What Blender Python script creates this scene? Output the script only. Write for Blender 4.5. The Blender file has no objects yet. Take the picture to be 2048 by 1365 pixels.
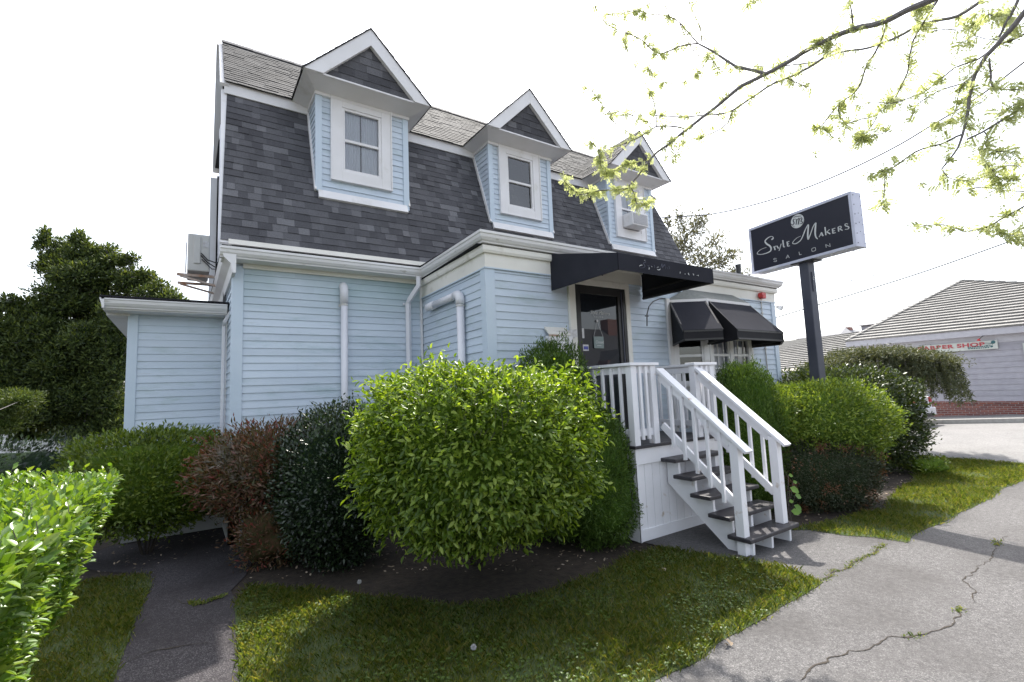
import bpy, math, random
import numpy as np
from mathutils import Vector, Matrix
from mathutils import noise as mnoise

SC = bpy.context.scene
COL = SC.collection
RNG = np.random.default_rng(11)
random.seed(5)
R = math.radians

# ------------------------------------------------------------------ camera
FPX, CX, CY, HCAM = 973.1, 1024.0, 682.0, 1.8
_yaw, _pit, _rol = R(33.896), R(5.745), R(-2.314)
_F = np.array([math.sin(_yaw)*math.cos(_pit), math.cos(_yaw)*math.cos(_pit), math.sin(_pit)])
_R0 = np.array([math.cos(_yaw), -math.sin(_yaw), 0.0]); _U0 = np.cross(_R0, _F)
_R = math.cos(_rol)*_R0 + math.sin(_rol)*_U0
_U = -math.sin(_rol)*_R0 + math.cos(_rol)*_U0
_C = np.array([0, 0, HCAM])
cam = bpy.data.objects.new('camera', bpy.data.cameras.new('camera'))
COL.objects.link(cam); SC.camera = cam
cam.data.sensor_width = 36; cam.data.lens = 36*FPX/2048
cam.data.clip_start = 0.05; cam.data.clip_end = 3000
m = Matrix.Identity(4)
for i in range(3):
    m[i][0] = _R[i]; m[i][1] = _U[i]; m[i][2] = -_F[i]; m[i][3] = _C[i]
cam.matrix_world = m
# ------------------------------------------------------------------ light
SUN_AZ, SUN_EL = R(46), R(57)          # azimuth measured from +Y towards +X
wd = bpy.data.worlds.new('World'); SC.world = wd; wd.use_nodes = True
nt = wd.node_tree; bg = nt.nodes['Background']
sky = nt.nodes.new('ShaderNodeTexSky'); sky.sky_type = 'NISHITA'; sky.sun_disc = False
sky.sun_elevation = SUN_EL; sky.sun_rotation = SUN_AZ
sky.dust_density = 3.0; sky.air_density = 1.0; sky.ozone_density = 1.0
hs = nt.nodes.new('ShaderNodeHueSaturation'); hs.inputs['Saturation'].default_value = 0.42
nt.links.new(sky.outputs[0], hs.inputs['Color']); nt.links.new(hs.outputs[0], bg.inputs[0])
bg.inputs[1].default_value = 0.15
sun = bpy.data.objects.new('sun', bpy.data.lights.new('sun', 'SUN'))
COL.objects.link(sun); sun.data.energy = 3.0; sun.data.angle = R(0.53); sun.data.color = (1, .95, .87)
_sd = Vector((math.sin(SUN_AZ)*math.cos(SUN_EL), math.cos(SUN_AZ)*math.cos(SUN_EL), math.sin(SUN_EL)))
sun.rotation_euler = _sd.to_track_quat('Z', 'Y').to_euler()
SC.view_settings.view_transform = 'Standard'; SC.view_settings.look = 'None'
SC.view_settings.exposure = 1.52; SC.view_settings.gamma = 1
SC.cycles.max_bounces = 8; SC.cycles.transparent_max_bounces = 16
try: SC.cycles.use_denoising = True
except Exception: pass

# ------------------------------------------------------------------ measuring helpers (real positions from the survey of the photo)
def ray(x, y): return _F + _R*(x-CX)/FPX - _U*(y-CY)/FPX
def onZ(x, y, z): d = ray(x, y); return _C + d*(z-HCAM)/d[2]
def onY(x, y, v): d = ray(x, y); return _C + d*v/d[1]
def onX(x, y, v): d = ray(x, y); return _C + d*v/d[0]
def atD(x, y, d): return _C + ray(x, y)*d
def onV(x, y, p, q):
    d = ray(x, y); n = np.array([-(q[1]-p[1]), q[0]-p[0]])
    return _C + d*(n@np.array(p[:2]))/(n@d[:2])

# ------------------------------------------------------------------ object helpers
def tag(o, label=None, cat=None, group=None, kind=None):
    if label: o['label'] = label
    if cat: o['category'] = cat
    if group: o['group'] = group
    if kind: o['kind'] = kind
    return o
def thing(name, loc, label, cat, group=None):
    o = bpy.data.objects.new(name, None); COL.objects.link(o); o.location = loc
    o.empty_display_size = .1
    return tag(o, label, cat, group)
def root_of(o):
    v = Vector((0, 0, 0))
    while o is not None: v += o.location; o = o.parent
    return v
class MB:
    """collects polygons in world coordinates"""
    def __init__(s): s.v = []; s.f = []; s.mi = []
    def poly(s, pts, mi=0):
        n = len(s.v); s.v += [tuple(p) for p in pts]; s.f.append(tuple(range(n, n+len(pts)))); s.mi.append(mi)
    def add(s, vs, fs, mi=0):
        n = len(s.v); s.v += [tuple(p) for p in vs]
        for f in fs: s.f.append(tuple(n+i for i in f)); s.mi.append(mi)
    def box(s, a, b, mi=0):
        x0, y0, z0 = a; x1, y1, z1 = b
        s.add([(x0,y0,z0),(x1,y0,z0),(x1,y1,z0),(x0,y1,z0),(x0,y0,z1),(x1,y0,z1),(x1,y1,z1),(x0,y1,z1)],
              [(0,3,2,1),(4,5,6,7),(0,1,5,4),(1,2,6,5),(2,3,7,6),(3,0,4,7)], mi)
    def obox(s, c, ax, ay, az, mi=0):
        """box by centre and three half-axis vectors"""
        c, ax, ay, az = [np.array(t, float) for t in (c, ax, ay, az)]
        vs = [c-ax-ay-az, c+ax-ay-az, c+ax+ay-az, c-ax+ay-az, c-ax-ay+az, c+ax-ay+az, c+ax+ay+az, c-ax+ay+az]
        s.add(vs, [(0,3,2,1),(4,5,6,7),(0,1,5,4),(1,2,6,5),(2,3,7,6),(3,0,4,7)], mi)
    def bar(s, p, q, w, h, up=(0,0,1), mi=0):
        p, q = np.array(p, float), np.array(q, float); d = q-p; L = np.linalg.norm(d); d /= L
        u = np.cross(d, up); u /= np.linalg.norm(u); v = np.cross(u, d)
        s.obox((p+q)/2, d*L/2, u*w/2, v*h/2, mi)
    def tube(s, pts, rad, n=8, mi=0, cap=True):
        pts = [np.array(p, float) for p in pts]
        if np.isscalar(rad): rad = [rad]*len(pts)
        rings = []; prev = None
        for i, p in enumerate(pts):
            d = pts[min(i+1, len(pts)-1)] - pts[max(i-1, 0)]; d = d/max(np.linalg.norm(d), 1e-9)
            if prev is None:
                a = np.array([0,0,1.0]) if abs(d[2]) < .9 else np.array([1.0,0,0])
                u = np.cross(d, a)
            else: u = prev - d*(prev@d)
            u = u/max(np.linalg.norm(u), 1e-9); prev = u; w = np.cross(d, u)
            rings.append([p + rad[i]*(math.cos(2*math.pi*k/n)*u + math.sin(2*math.pi*k/n)*w) for k in range(n)])
        vs = [v for r in rings for v in r]; fs = []
        for i in range(len(pts)-1):
            for k in range(n):
                a = i*n+k; b = i*n+(k+1) % n; fs.append((a, b, b+n, a+n))
        if cap: fs.append(tuple(range(n-1, -1, -1))); fs.append(tuple((len(pts)-1)*n+k for k in range(n)))
        s.add(vs, fs, mi)
    def prism(s, poly, thick, mi=0):
        """poly: 3-D planar loop; thick: vector"""
        t = np.array(thick, float); a = [np.array(p, float) for p in poly]; b = [p+t for p in a]; n = len(a)
        s.add(a+b, [tuple(range(n-1,-1,-1)), tuple(range(n, 2*n))] + [(i, (i+1) % n, n+(i+1) % n, n+i) for i in range(n)], mi)
    def sweep(s, prof, path, zs=None, mi=0, closed_prof=True, ends=True):
        """prof: [(out, z)] ; path: [(x,y)] ; out is to the right of travel"""
        P = [np.array(p[:2], float) for p in path]; rings = []
        for i, p in enumerate(P):
            ds = []
            if i > 0: d = P[i]-P[i-1]; ds.append(d/np.linalg.norm(d))
            if i < len(P)-1: d = P[i+1]-P[i]; ds.append(d/np.linalg.norm(d))
            ns = [np.array([d[1], -d[0]]) for d in ds]
            nn = sum(ns); nn = nn/np.linalg.norm(nn); k = 1/max(nn@ns[0], .2)
            dz = 0 if zs is None else zs[i]
            rings.append([(p[0]+nn[0]*k*o, p[1]+nn[1]*k*o, z+dz) for o, z in prof])
        n = len(prof); vs = [v for r in rings for v in r]; fs = []
        for i in range(len(P)-1):
            for k in range(n if closed_prof else n-1):
                a = i*n+k; b = i*n+(k+1) % n; fs.append((a, b, b+n, a+n))
        if ends and closed_prof: fs.append(tuple(range(n-1,-1,-1))); fs.append(tuple((len(P)-1)*n+k for k in range(n)))
        s.add(vs, fs, mi)
    def build(s, name, mat, parent=None, smooth=False, bevel=0):
        me = bpy.data.meshes.new(name); me.from_pydata([tuple(float(c) for c in v) for v in s.v], [], s.f); me.update()
        mats = mat if isinstance(mat, (list, tuple)) else [mat]
        for mm in mats: me.materials.append(mm)
        if len(mats) > 1: me.polygons.foreach_set('material_index', s.mi)
        if smooth: me.polygons.foreach_set('use_smooth', [True]*len(me.polygons))
        me.validate()
        o = bpy.data.objects.new(name, me); COL.objects.link(o)
        if parent is not None:
            o.parent = parent; o.matrix_parent_inverse = Matrix.Translation(-root_w(parent))
        if bevel:
            b = o.modifiers.new('bevel', 'BEVEL'); b.width = bevel; b.segments = 2; b.limit_method = 'ANGLE'; b.angle_limit = R(40)
        return o
def root_w(o):
    # every mesh child is in world coordinates, so only the Empty at the top carries a translation
    while o.parent is not None: o = o.parent
    return o.location.copy() if o.type == 'EMPTY' else Vector((0, 0, 0))
def sub(mb, name, mat, part, **k):
    """sub-part: parent is a mesh part that is itself in world coordinates"""
    o = mb.build(name, mat, None, **k); o.parent = part
    return o

# ------------------------------------------------------------------ materials
def new_mat(name):
    mt = bpy.data.materials.new(name); mt.use_nodes = True; nt = mt.node_tree
    for n in list(nt.nodes): nt.nodes.remove(n)
    out = nt.nodes.new('ShaderNodeOutputMaterial'); return mt, nt, out
def surf(name, c1, c2=None, scale=6.0, rough=.6, bump=0.0, bscale=60, island=0.0, detail=5, spec=.4, metal=0.0,
         c3=None, s3=.6, t3=.55, stretch=None, fine=0.0, fscale=250):
    mt, nt, out = new_mat(name); N = nt.nodes.new; L = nt.links.new
    b = N('ShaderNodeBsdfPrincipled'); L(b.outputs[0], out.inputs[0])
    b.inputs['Roughness'].default_value = rough; b.inputs['Metallic'].default_value = metal
    b.inputs['Specular IOR Level'].default_value = spec
    tc = N('ShaderNodeTexCoord'); vec = tc.outputs['Object']
    if stretch:
        mp = N('ShaderNodeMapping'); mp.inputs['Scale'].default_value = stretch; L(vec, mp.inputs[0]); vec = mp.outputs[0]
    nz = N('ShaderNodeTexNoise'); nz.inputs['Scale'].default_value = scale; nz.inputs['Detail'].default_value = detail
    L(vec, nz.inputs['Vector'])
    mr = N('ShaderNodeMapRange'); mr.inputs[1].default_value = .3; mr.inputs[2].default_value = .7; L(nz.outputs[0], mr.inputs[0])
    mx = N('ShaderNodeMixRGB'); mx.inputs[1].default_value = (*c1, 1); mx.inputs[2].default_value = (*(c2 or c1), 1)
    L(mr.outputs[0], mx.inputs[0]); cur = mx.outputs[0]
    if c3:
        n3 = N('ShaderNodeTexNoise'); n3.inputs['Scale'].default_value = s3; n3.inputs['Detail'].default_value = 6; L(vec, n3.inputs['Vector'])
        m3 = N('ShaderNodeMapRange'); m3.inputs[1].default_value = t3; m3.inputs[2].default_value = t3+.12; L(n3.outputs[0], m3.inputs[0])
        x3 = N('ShaderNodeMixRGB'); x3.inputs[2].default_value = (*c3, 1); L(m3.outputs[0], x3.inputs[0]); L(cur, x3.inputs[1]); cur = x3.outputs[0]
    if fine:
        nf = N('ShaderNodeTexNoise'); nf.inputs['Scale'].default_value = fscale; nf.inputs['Detail'].default_value = 2; L(vec, nf.inputs['Vector'])
        mf = N('ShaderNodeMapRange'); mf.inputs[1].default_value = .35; mf.inputs[2].default_value = .65
        mf.inputs[3].default_value = 1-fine; mf.inputs[4].default_value = 1+fine; L(nf.outputs[0], mf.inputs[0])
        vf = N('ShaderNodeVectorMath'); vf.operation = 'SCALE'; L(cur, vf.inputs[0]); L(mf.outputs[0], vf.inputs['Scale']); cur = vf.outputs[0]
    if island:
        g = N('ShaderNodeNewGeometry'); mi = N('ShaderNodeMapRange'); mi.inputs[3].default_value = 1-island; mi.inputs[4].default_value = 1+island
        L(g.outputs['Random Per Island'], mi.inputs[0])
        vi = N('ShaderNodeVectorMath'); vi.operation = 'SCALE'; L(cur, vi.inputs[0]); L(mi.outputs[0], vi.inputs['Scale']); cur = vi.outputs[0]
    L(cur, b.inputs['Base Color'])
    if bump:
        nb = N('ShaderNodeTexNoise'); nb.inputs['Scale'].default_value = bscale; nb.inputs['Detail'].default_value = 4; L(vec, nb.inputs['Vector'])
        bp = N('ShaderNodeBump'); bp.inputs['Strength'].default_value = bump; bp.inputs['Distance'].default_value = .01
        L(nb.outputs[0], bp.inputs['Height']); L(bp.outputs[0], b.inputs['Normal'])
    return mt
CORE = {}
def leafmat(name, cols, trans=.35, rough=.45, spec=.4, tcol=None, patch=None):
    """cols: colour stops picked leaf by leaf"""
    mt, nt, out = new_mat(name); N = nt.nodes.new; L = nt.links.new
    g = N('ShaderNodeNewGeometry'); rp = N('ShaderNodeValToRGB'); L(g.outputs['Random Per Island'], rp.inputs[0])
    el = rp.color_ramp.elements
    while len(el) < len(cols): el.new(.5)
    for i, c in enumerate(cols): el[i].position = i/max(1, len(cols)-1); el[i].color = (*c, 1)
    cur = rp.outputs[0]
    if patch:
        tc = N('ShaderNodeTexCoord'); nz = N('ShaderNodeTexNoise'); nz.inputs['Scale'].default_value = patch[1]; nz.inputs['Detail'].default_value = 3
        L(tc.outputs['Object'], nz.inputs['Vector']); mr = N('ShaderNodeMapRange'); mr.inputs[1].default_value = patch[2]; mr.inputs[2].default_value = patch[2]+.1
        L(nz.outputs[0], mr.inputs[0]); mx = N('ShaderNodeMixRGB'); mx.inputs[2].default_value = (*patch[0], 1)
        L(mr.outputs[0], mx.inputs[0]); L(cur, mx.inputs[1]); cur = mx.outputs[0]
    b = N('ShaderNodeBsdfPrincipled'); b.inputs['Roughness'].default_value = rough; b.inputs['Specular IOR Level'].default_value = spec
    L(cur, b.inputs['Base Color'])
    t = N('ShaderNodeBsdfTranslucent')
    gm = N('ShaderNodeMixRGB'); gm.blend_type = 'MULTIPLY'; gm.inputs[0].default_value = 1
    gm.inputs[2].default_value = (*(tcol or (1.5, 1.35, .5)), 1); L(cur, gm.inputs[1]); L(gm.outputs[0], t.inputs[0])
    ms = N('ShaderNodeMixShader'); ms.inputs[0].default_value = trans
    L(b.outputs[0], ms.inputs[1]); L(t.outputs[0], ms.inputs[2]); L(ms.outputs[0], out.inputs[0])
    CORE[mt.name] = surf(name+'_inner', cols[0], cols[min(1, len(cols)-1)], scale=28, rough=1, bump=1.0, bscale=50, spec=.1)
    return mt
def glassmat(name, tint=(.9,.93,.95), ior=1.5):
    mt, nt, out = new_mat(name); N = nt.nodes.new; L = nt.links.new
    tr = N('ShaderNodeBsdfTransparent'); tr.inputs[0].default_value = (*tint, 1)
    gl = N('ShaderNodeBsdfGlossy'); gl.inputs['Roughness'].default_value = .01
    fr = N('ShaderNodeFresnel'); fr.inputs[0].default_value = ior
    ms = N('ShaderNodeMixShader'); L(fr.outputs[0], ms.inputs[0]); L(tr.outputs[0], ms.inputs[1]); L(gl.outputs[0], ms.inputs[2]); L(ms.outputs[0], out.inputs[0])
    return mt
def siding_mat(name, c1, c2, stain=(.30,.40,.36), zfade=None):
    mt, nt, out = new_mat(name); N = nt.nodes.new; L = nt.links.new
    b = N('ShaderNodeBsdfPrincipled'); L(b.outputs[0], out.inputs[0]); b.inputs['Roughness'].default_value = .5
    tc = N('ShaderNodeTexCoord'); g = N('ShaderNodeNewGeometry')
    mp = N('ShaderNodeMapping'); mp.inputs['Scale'].default_value = (.5, .5, 3); L(tc.outputs['Object'], mp.inputs[0])
    nz = N('ShaderNodeTexNoise'); nz.inputs['Scale'].default_value = 1.6; nz.inputs['Detail'].default_value = 6; L(mp.outputs[0], nz.inputs[0])
    mx = N('ShaderNodeMixRGB'); mx.inputs[1].default_value = (*c1, 1); mx.inputs[2].default_value = (*c2, 1)
    mr = N('ShaderNodeMapRange'); mr.inputs[1].default_value = .35; mr.inputs[2].default_value = .65; L(nz.outputs[0], mr.inputs[0]); L(mr.outputs[0], mx.inputs[0])
    # weather stains: streaky algae film
    mp2 = N('ShaderNodeMapping'); mp2.inputs['Scale'].default_value = (1.2, 1.2, 5); L(tc.outputs['Object'], mp2.inputs[0])
    n2 = N('ShaderNodeTexNoise'); n2.inputs['Scale'].default_value = 1.1; n2.inputs['Detail'].default_value = 8; n2.inputs['Roughness'].default_value = .7; L(mp2.outputs[0], n2.inputs[0])
    m2 = N('ShaderNodeMapRange'); m2.inputs[1].default_value = .52; m2.inputs[2].default_value = .75; m2.inputs[4].default_value = .60; L(n2.outputs[0], m2.inputs[0])
    fac = m2.outputs[0]
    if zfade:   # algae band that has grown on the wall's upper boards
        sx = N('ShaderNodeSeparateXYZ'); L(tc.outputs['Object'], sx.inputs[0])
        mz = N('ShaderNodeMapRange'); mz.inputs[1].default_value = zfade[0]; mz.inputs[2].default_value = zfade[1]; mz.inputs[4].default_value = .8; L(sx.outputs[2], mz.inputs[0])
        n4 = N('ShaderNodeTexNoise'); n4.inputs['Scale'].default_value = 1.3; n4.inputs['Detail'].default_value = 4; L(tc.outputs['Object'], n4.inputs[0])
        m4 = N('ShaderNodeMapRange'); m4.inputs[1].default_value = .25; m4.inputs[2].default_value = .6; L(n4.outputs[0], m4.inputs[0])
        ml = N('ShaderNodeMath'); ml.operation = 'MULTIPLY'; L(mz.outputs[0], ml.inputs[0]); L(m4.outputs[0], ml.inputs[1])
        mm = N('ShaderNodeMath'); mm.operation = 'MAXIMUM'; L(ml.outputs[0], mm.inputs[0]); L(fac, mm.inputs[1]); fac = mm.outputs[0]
    x2 = N('ShaderNodeMixRGB'); x2.inputs[2].default_value = (*stain, 1); L(fac, x2.inputs[0]); L(mx.outputs[0], x2.inputs[1])
    mp5 = N('ShaderNodeMapping'); mp5.inputs['Scale'].default_value = (.9, .9, 16); L(tc.outputs['Object'], mp5.inputs[0])
    n5 = N('ShaderNodeTexNoise'); n5.inputs['Scale'].default_value = 1.7; n5.inputs['Detail'].default_value = 7; n5.inputs['Roughness'].default_value = .75; L(mp5.outputs[0], n5.inputs[0])
    m5 = N('ShaderNodeMapRange'); m5.inputs[1].default_value = .60; m5.inputs[2].default_value = .72; m5.inputs[4].default_value = .38; L(n5.outputs[0], m5.inputs[0])
    x5 = N('ShaderNodeMixRGB'); x5.inputs[2].default_value = (.27,.25,.22, 1); L(m5.outputs[0], x5.inputs[0]); L(x2.outputs[0], x5.inputs[1])
    mi = N('ShaderNodeMapRange'); mi.inputs[3].default_value = .95; mi.inputs[4].default_value = 1.05; L(g.outputs['Random Per Island'], mi.inputs[0])
    vi = N('ShaderNodeVectorMath'); vi.operation = 'SCALE'; L(x5.outputs[0], vi.inputs[0]); L(mi.outputs[0], vi.inputs['Scale']); L(vi.outputs[0], b.inputs['Base Color'])
    mp3 = N('ShaderNodeMapping'); mp3.inputs['Scale'].default_value = (4, 4, 90); L(tc.outputs['Object'], mp3.inputs[0])
    nb = N('ShaderNodeTexNoise'); nb.inputs['Scale'].default_value = 4; L(mp3.outputs[0], nb.inputs[0])
    bp = N('ShaderNodeBump'); bp.inputs['Strength'].default_value = .12; bp.inputs['Distance'].default_value = .005; L(nb.outputs[0], bp.inputs['Height']); L(bp.outputs[0], b.inputs['Normal'])
    return mt
def shingle_mat(name, cols):
    mt, nt, out = new_mat(name); N = nt.nodes.new; L = nt.links.new
    b = N('ShaderNodeBsdfPrincipled'); L(b.outputs[0], out.inputs[0]); b.inputs['Roughness'].default_value = .85; b.inputs['Specular IOR Level'].default_value = .25
    g = N('ShaderNodeNewGeometry'); rp = N('ShaderNodeValToRGB'); rp.color_ramp.interpolation = 'LINEAR'; L(g.outputs['Random Per Island'], rp.inputs[0])
    el = rp.color_ramp.elements
    while len(el) < len(cols): el.new(.5)
    for i, (p, c) in enumerate(cols): el[i].position = p; el[i].color = (*c, 1)
    tc = N('ShaderNodeTexCoord'); nf = N('ShaderNodeTexNoise'); nf.inputs['Scale'].default_value = 160; nf.inputs['Detail'].default_value = 3; L(tc.outputs['Object'], nf.inputs[0])
    mf = N('ShaderNodeMapRange'); mf.inputs[1].default_value = .3; mf.inputs[2].default_value = .7; mf.inputs[3].default_value = .6; mf.inputs[4].default_value = 1.45; L(nf.outputs[0], mf.inputs[0])
    n2 = N('ShaderNodeTexNoise'); n2.inputs['Scale'].default_value = .9; n2.inputs['Detail'].default_value = 6; L(tc.outputs['Object'], n2.inputs[0])
    m2 = N('ShaderNodeMapRange'); m2.inputs[1].default_value = .3; m2.inputs[2].default_value = .7; m2.inputs[3].default_value = .8; m2.inputs[4].default_value = 1.2; L(n2.outputs[0], m2.inputs[0])
    mu = N('ShaderNodeMath'); mu.operation = 'MULTIPLY'; L(mf.outputs[0], mu.inputs[0]); L(m2.outputs[0], mu.inputs[1])
    v = N('ShaderNodeVectorMath'); v.operation = 'SCALE'; L(rp.outputs[0], v.inputs[0]); L(mu.outputs[0], v.inputs['Scale']); L(v.outputs[0], b.inputs['Base Color'])
    bp = N('ShaderNodeBump'); bp.inputs['Strength'].default_value = .4; bp.inputs['Distance'].default_value = .004; L(nf.outputs[0], bp.inputs['Height']); L(bp.outputs[0], b.inputs['Normal'])
    return mt
def asphalt_mat(name, base, light, dark, stain):
    mt, nt, out = new_mat(name); N = nt.nodes.new; L = nt.links.new
    b = N('ShaderNodeBsdfPrincipled'); L(b.outputs[0], out.inputs[0]); b.inputs['Roughness'].default_value = .9; b.inputs['Specular IOR Level'].default_value = .25
    tc = N('ShaderNodeTexCoord'); v0 = tc.outputs['Object']
    vo = N('ShaderNodeTexVoronoi'); vo.inputs['Scale'].default_value = 150; L(v0, vo.inputs['Vector'])
    rp = N('ShaderNodeValToRGB'); el = rp.color_ramp.elements; el.new(.5); el.new(.8)
    for i, (p, c) in enumerate(((0, dark), (.35, base), (.72, base), (1, light))): el[i].position = p; el[i].color = (*c, 1)
    sx = N('ShaderNodeSeparateXYZ'); L(vo.outputs['Color'], sx.inputs[0]); L(sx.outputs[0], rp.inputs[0])
    n2 = N('ShaderNodeTexNoise'); n2.inputs['Scale'].default_value = 1.3; n2.inputs['Detail'].default_value = 7; L(v0, n2.inputs[0])
    m2 = N('ShaderNodeMapRange'); m2.inputs[1].default_value = .40; m2.inputs[2].default_value = .68; m2.inputs[4].default_value = .85; L(n2.outputs[0], m2.inputs[0])
    x = N('ShaderNodeMixRGB'); x.inputs[2].default_value = (*stain, 1); L(m2.outputs[0], x.inputs[0]); L(rp.outputs[0], x.inputs[1])
    n3 = N('ShaderNodeTexNoise'); n3.inputs['Scale'].default_value = 22; n3.inputs['Detail'].default_value = 4; L(v0, n3.inputs[0])
    m3 = N('ShaderNodeMapRange'); m3.inputs[1].default_value = .3; m3.inputs[2].default_value = .7; m3.inputs[3].default_value = .82; m3.inputs[4].default_value = 1.15; L(n3.outputs[0], m3.inputs[0])
    v = N('ShaderNodeVectorMath'); v.operation = 'SCALE'; L(x.outputs[0], v.inputs[0]); L(m3.outputs[0], v.inputs['Scale']); L(v.outputs[0], b.inputs['Base Color'])
    bp = N('ShaderNodeBump'); bp.inputs['Strength'].default_value = .5; bp.inputs['Distance'].default_value = .006; L(vo.outputs['Distance'], bp.inputs['Height']); L(bp.outputs[0], b.inputs['Normal'])
    return mt
def brick_mat(name):
    mt, nt, out = new_mat(name); N = nt.nodes.new; L = nt.links.new
    b = N('ShaderNodeBsdfPrincipled'); L(b.outputs[0], out.inputs[0]); b.inputs['Roughness'].default_value = .85
    tc = N('ShaderNodeTexCoord'); mp = N('ShaderNodeMapping'); L(tc.outputs['Object'], mp.inputs[0])
    sx = N('ShaderNodeSeparateXYZ'); L(mp.outputs[0], sx.inputs[0]); ad = N('ShaderNodeMath'); ad.operation = 'ADD'; L(sx.outputs[0], ad.inputs[0]); L(sx.outputs[1], ad.inputs[1])
    cb = N('ShaderNodeCombineXYZ'); L(ad.outputs[0], cb.inputs[0]); L(sx.outputs[2], cb.inputs[1])
    br = N('ShaderNodeTexBrick'); br.inputs['Scale'].default_value = 1; br.inputs['Brick Width'].default_value = .21; br.inputs['Row Height'].default_value = .072
    br.inputs['Mortar Size'].default_value = .008; br.inputs['Color1'].default_value = (.26, .085, .06, 1); br.inputs['Color2'].default_value = (.15, .05, .045, 1)
    br.inputs['Mortar'].default_value = (.3, .27, .25, 1); L(cb.outputs[0], br.inputs[0]); L(br.outputs[0], b.inputs['Base Color'])
    return mt

BLUE1, BLUE2 = (.52,.60,.69), (.58,.655,.74)
M = {}
M['siding'] = siding_mat('blue_clapboard', BLUE1, BLUE2)
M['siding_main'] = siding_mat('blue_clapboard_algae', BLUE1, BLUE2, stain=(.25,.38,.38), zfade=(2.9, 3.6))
M['blue_trim'] = surf('blue_trim_paint', (.53,.62,.71), (.58,.665,.75), scale=3, rough=.5)
M['white'] = surf('white_paint', (.80,.79,.80), (.72,.71,.71), scale=2.2, rough=.45, c3=(.6,.58,.54), s3=2.5, t3=.62)
M['cream'] = surf('cream_frieze_paint', (.82,.80,.74), (.74,.72,.66), scale=2, rough=.5, c3=(.6,.57,.5), s3=3, t3=.64)
M['deckwhite'] = surf('white_deck_paint', (.86,.86,.89), (.80,.80,.83), scale=4, rough=.42, c3=(.45,.33,.22), s3=7, t3=.66, bump=.08, bscale=40)
M['tread'] = surf('black_tread_paint', (.035,.033,.038), (.055,.052,.058), scale=9, rough=.45, bump=.15, bscale=90)
M['gutter'] = surf('white_aluminium_gutter', (.78,.77,.78), (.70,.69,.68), scale=3, rough=.35, c3=(.42,.40,.35), s3=6, t3=.64, stretch=(1,1,4))
M['pvc'] = surf('white_pvc', (.76,.76,.80), (.70,.70,.74), scale=2, rough=.35)
M['shingle'] = shingle_mat('grey_asphalt_shingle', ((0,(.058,.058,.065)),(.5,(.080,.080,.088)),(.85,(.102,.102,.111)),(1,(.145,.145,.155))))
M['shingle2'] = shingle_mat('sun_toned_upper_shingle', ((0,(.033,.034,.037)),(.5,(.043,.044,.047)),(1,(.060,.061,.064))))  # same shingle as the mansard, colour darkened to offset direct sun
M['underlay'] = surf('roof_underlay', (.02,.02,.025), rough=.9)
M['canvas'] = surf('black_canvas', (.013,.013,.016), (.017,.017,.021), scale=3, rough=.7, bump=.05, bscale=300, spec=.25)
M['canvas2'] = surf('faded_navy_canvas', (.027,.028,.036), (.033,.034,.043), scale=3, rough=.9, bump=.05, bscale=300, spec=.08)
M['blackmetal'] = surf('black_metal', (.02,.02,.022), (.03,.03,.03), rough=.4, spec=.5)
M['darkroom'] = surf('unlit_room_paint', (.03,.03,.032), rough=.9)  # near-black colour stands in for the darkness of unlit rooms
M['glass'] = glassmat('window_glass', ior=2.1)
M['doorglass'] = glassmat('door_glass', tint=(.25,.25,.26), ior=1.75)
M['curtain'] = surf('white_curtain', (.86,.88,.92), (.78,.80,.86), scale=12, rough=.8, stretch=(1,1,.1))
M['soil'] = surf('dark_mulch_soil', (.022,.017,.013), (.05,.038,.028), scale=14, rough=.95, bump=1.0, bscale=45, c3=(.09,.075,.06), s3=30, t3=.66)
M['lawnbase'] = surf('lawn_soil', (.035,.06,.016), (.06,.075,.025), scale=9, rough=.95, bump=.8, bscale=60, c3=(.06,.048,.03), s3=2.6, t3=.64)
M['walk'] = asphalt_mat('worn_asphalt', (.115,.111,.111), (.205,.20,.197), (.070,.068,.070), (.082,.078,.077))
M['path'] = asphalt_mat('old_path_asphalt', (.050,.045,.050), (.13,.125,.125), (.032,.029,.032), (.034,.030,.032))
M['road'] = asphalt_mat('road_asphalt', (.20,.195,.19), (.25,.245,.24), (.15,.147,.147), (.17,.166,.163))
M['crack'] = surf('crack_dirt', (.03,.026,.022), (.06,.05,.04), scale=40, rough=1)
M['signblue'] = surf('sign_face_navy', (.019,.020,.032), (.023,.024,.037), scale=2, rough=.3, spec=.5)
M['signletter'] = surf('sign_lettering', (.66,.68,.68), (.58,.60,.60), scale=20, rough=.5)
M['signframe'] = surf('sign_frame_aluminium', (.62,.64,.76), (.55,.57,.68), scale=5, rough=.4, c3=(.75,.76,.8), s3=3, t3=.6)
M['pole'] = surf('sign_pole_grey', (.055,.06,.085), (.075,.08,.105), scale=4, rough=.45)
M['brick'] = brick_mat('red_brick')
M['greywall'] = surf('grey_shake_wall', (.34,.33,.365), (.39,.38,.415), scale=6, rough=.7, island=.05)
M['tile'] = surf('pale_roof_tile', (.20,.195,.185), (.25,.243,.232), scale=10, rough=.85, island=.10)
M['tiledark'] = surf('dark_tile_backing', (.05,.052,.05), (.07,.07,.068), rough=.9)  # dark sheet under the tile courses
M['bark'] = surf('grey_brown_bark', (.15,.14,.14), (.24,.225,.22), scale=30, rough=.9, bump=.6, bscale=80)
M['twig'] = surf('dark_twig', (.10,.085,.08), (.16,.14,.13), scale=40, rough=.9)
M['acmetal'] = surf('beige_ac_casing', (.60,.59,.56), (.54,.53,.50), scale=4, rough=.45)
M['acdark'] = surf('ac_grille_grey', (.22,.23,.26), (.30,.31,.34), scale=30, rough=.5)
M['rust'] = surf('rusty_bracket', (.55,.52,.48), (.35,.18,.10), scale=9, rough=.7)
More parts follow.
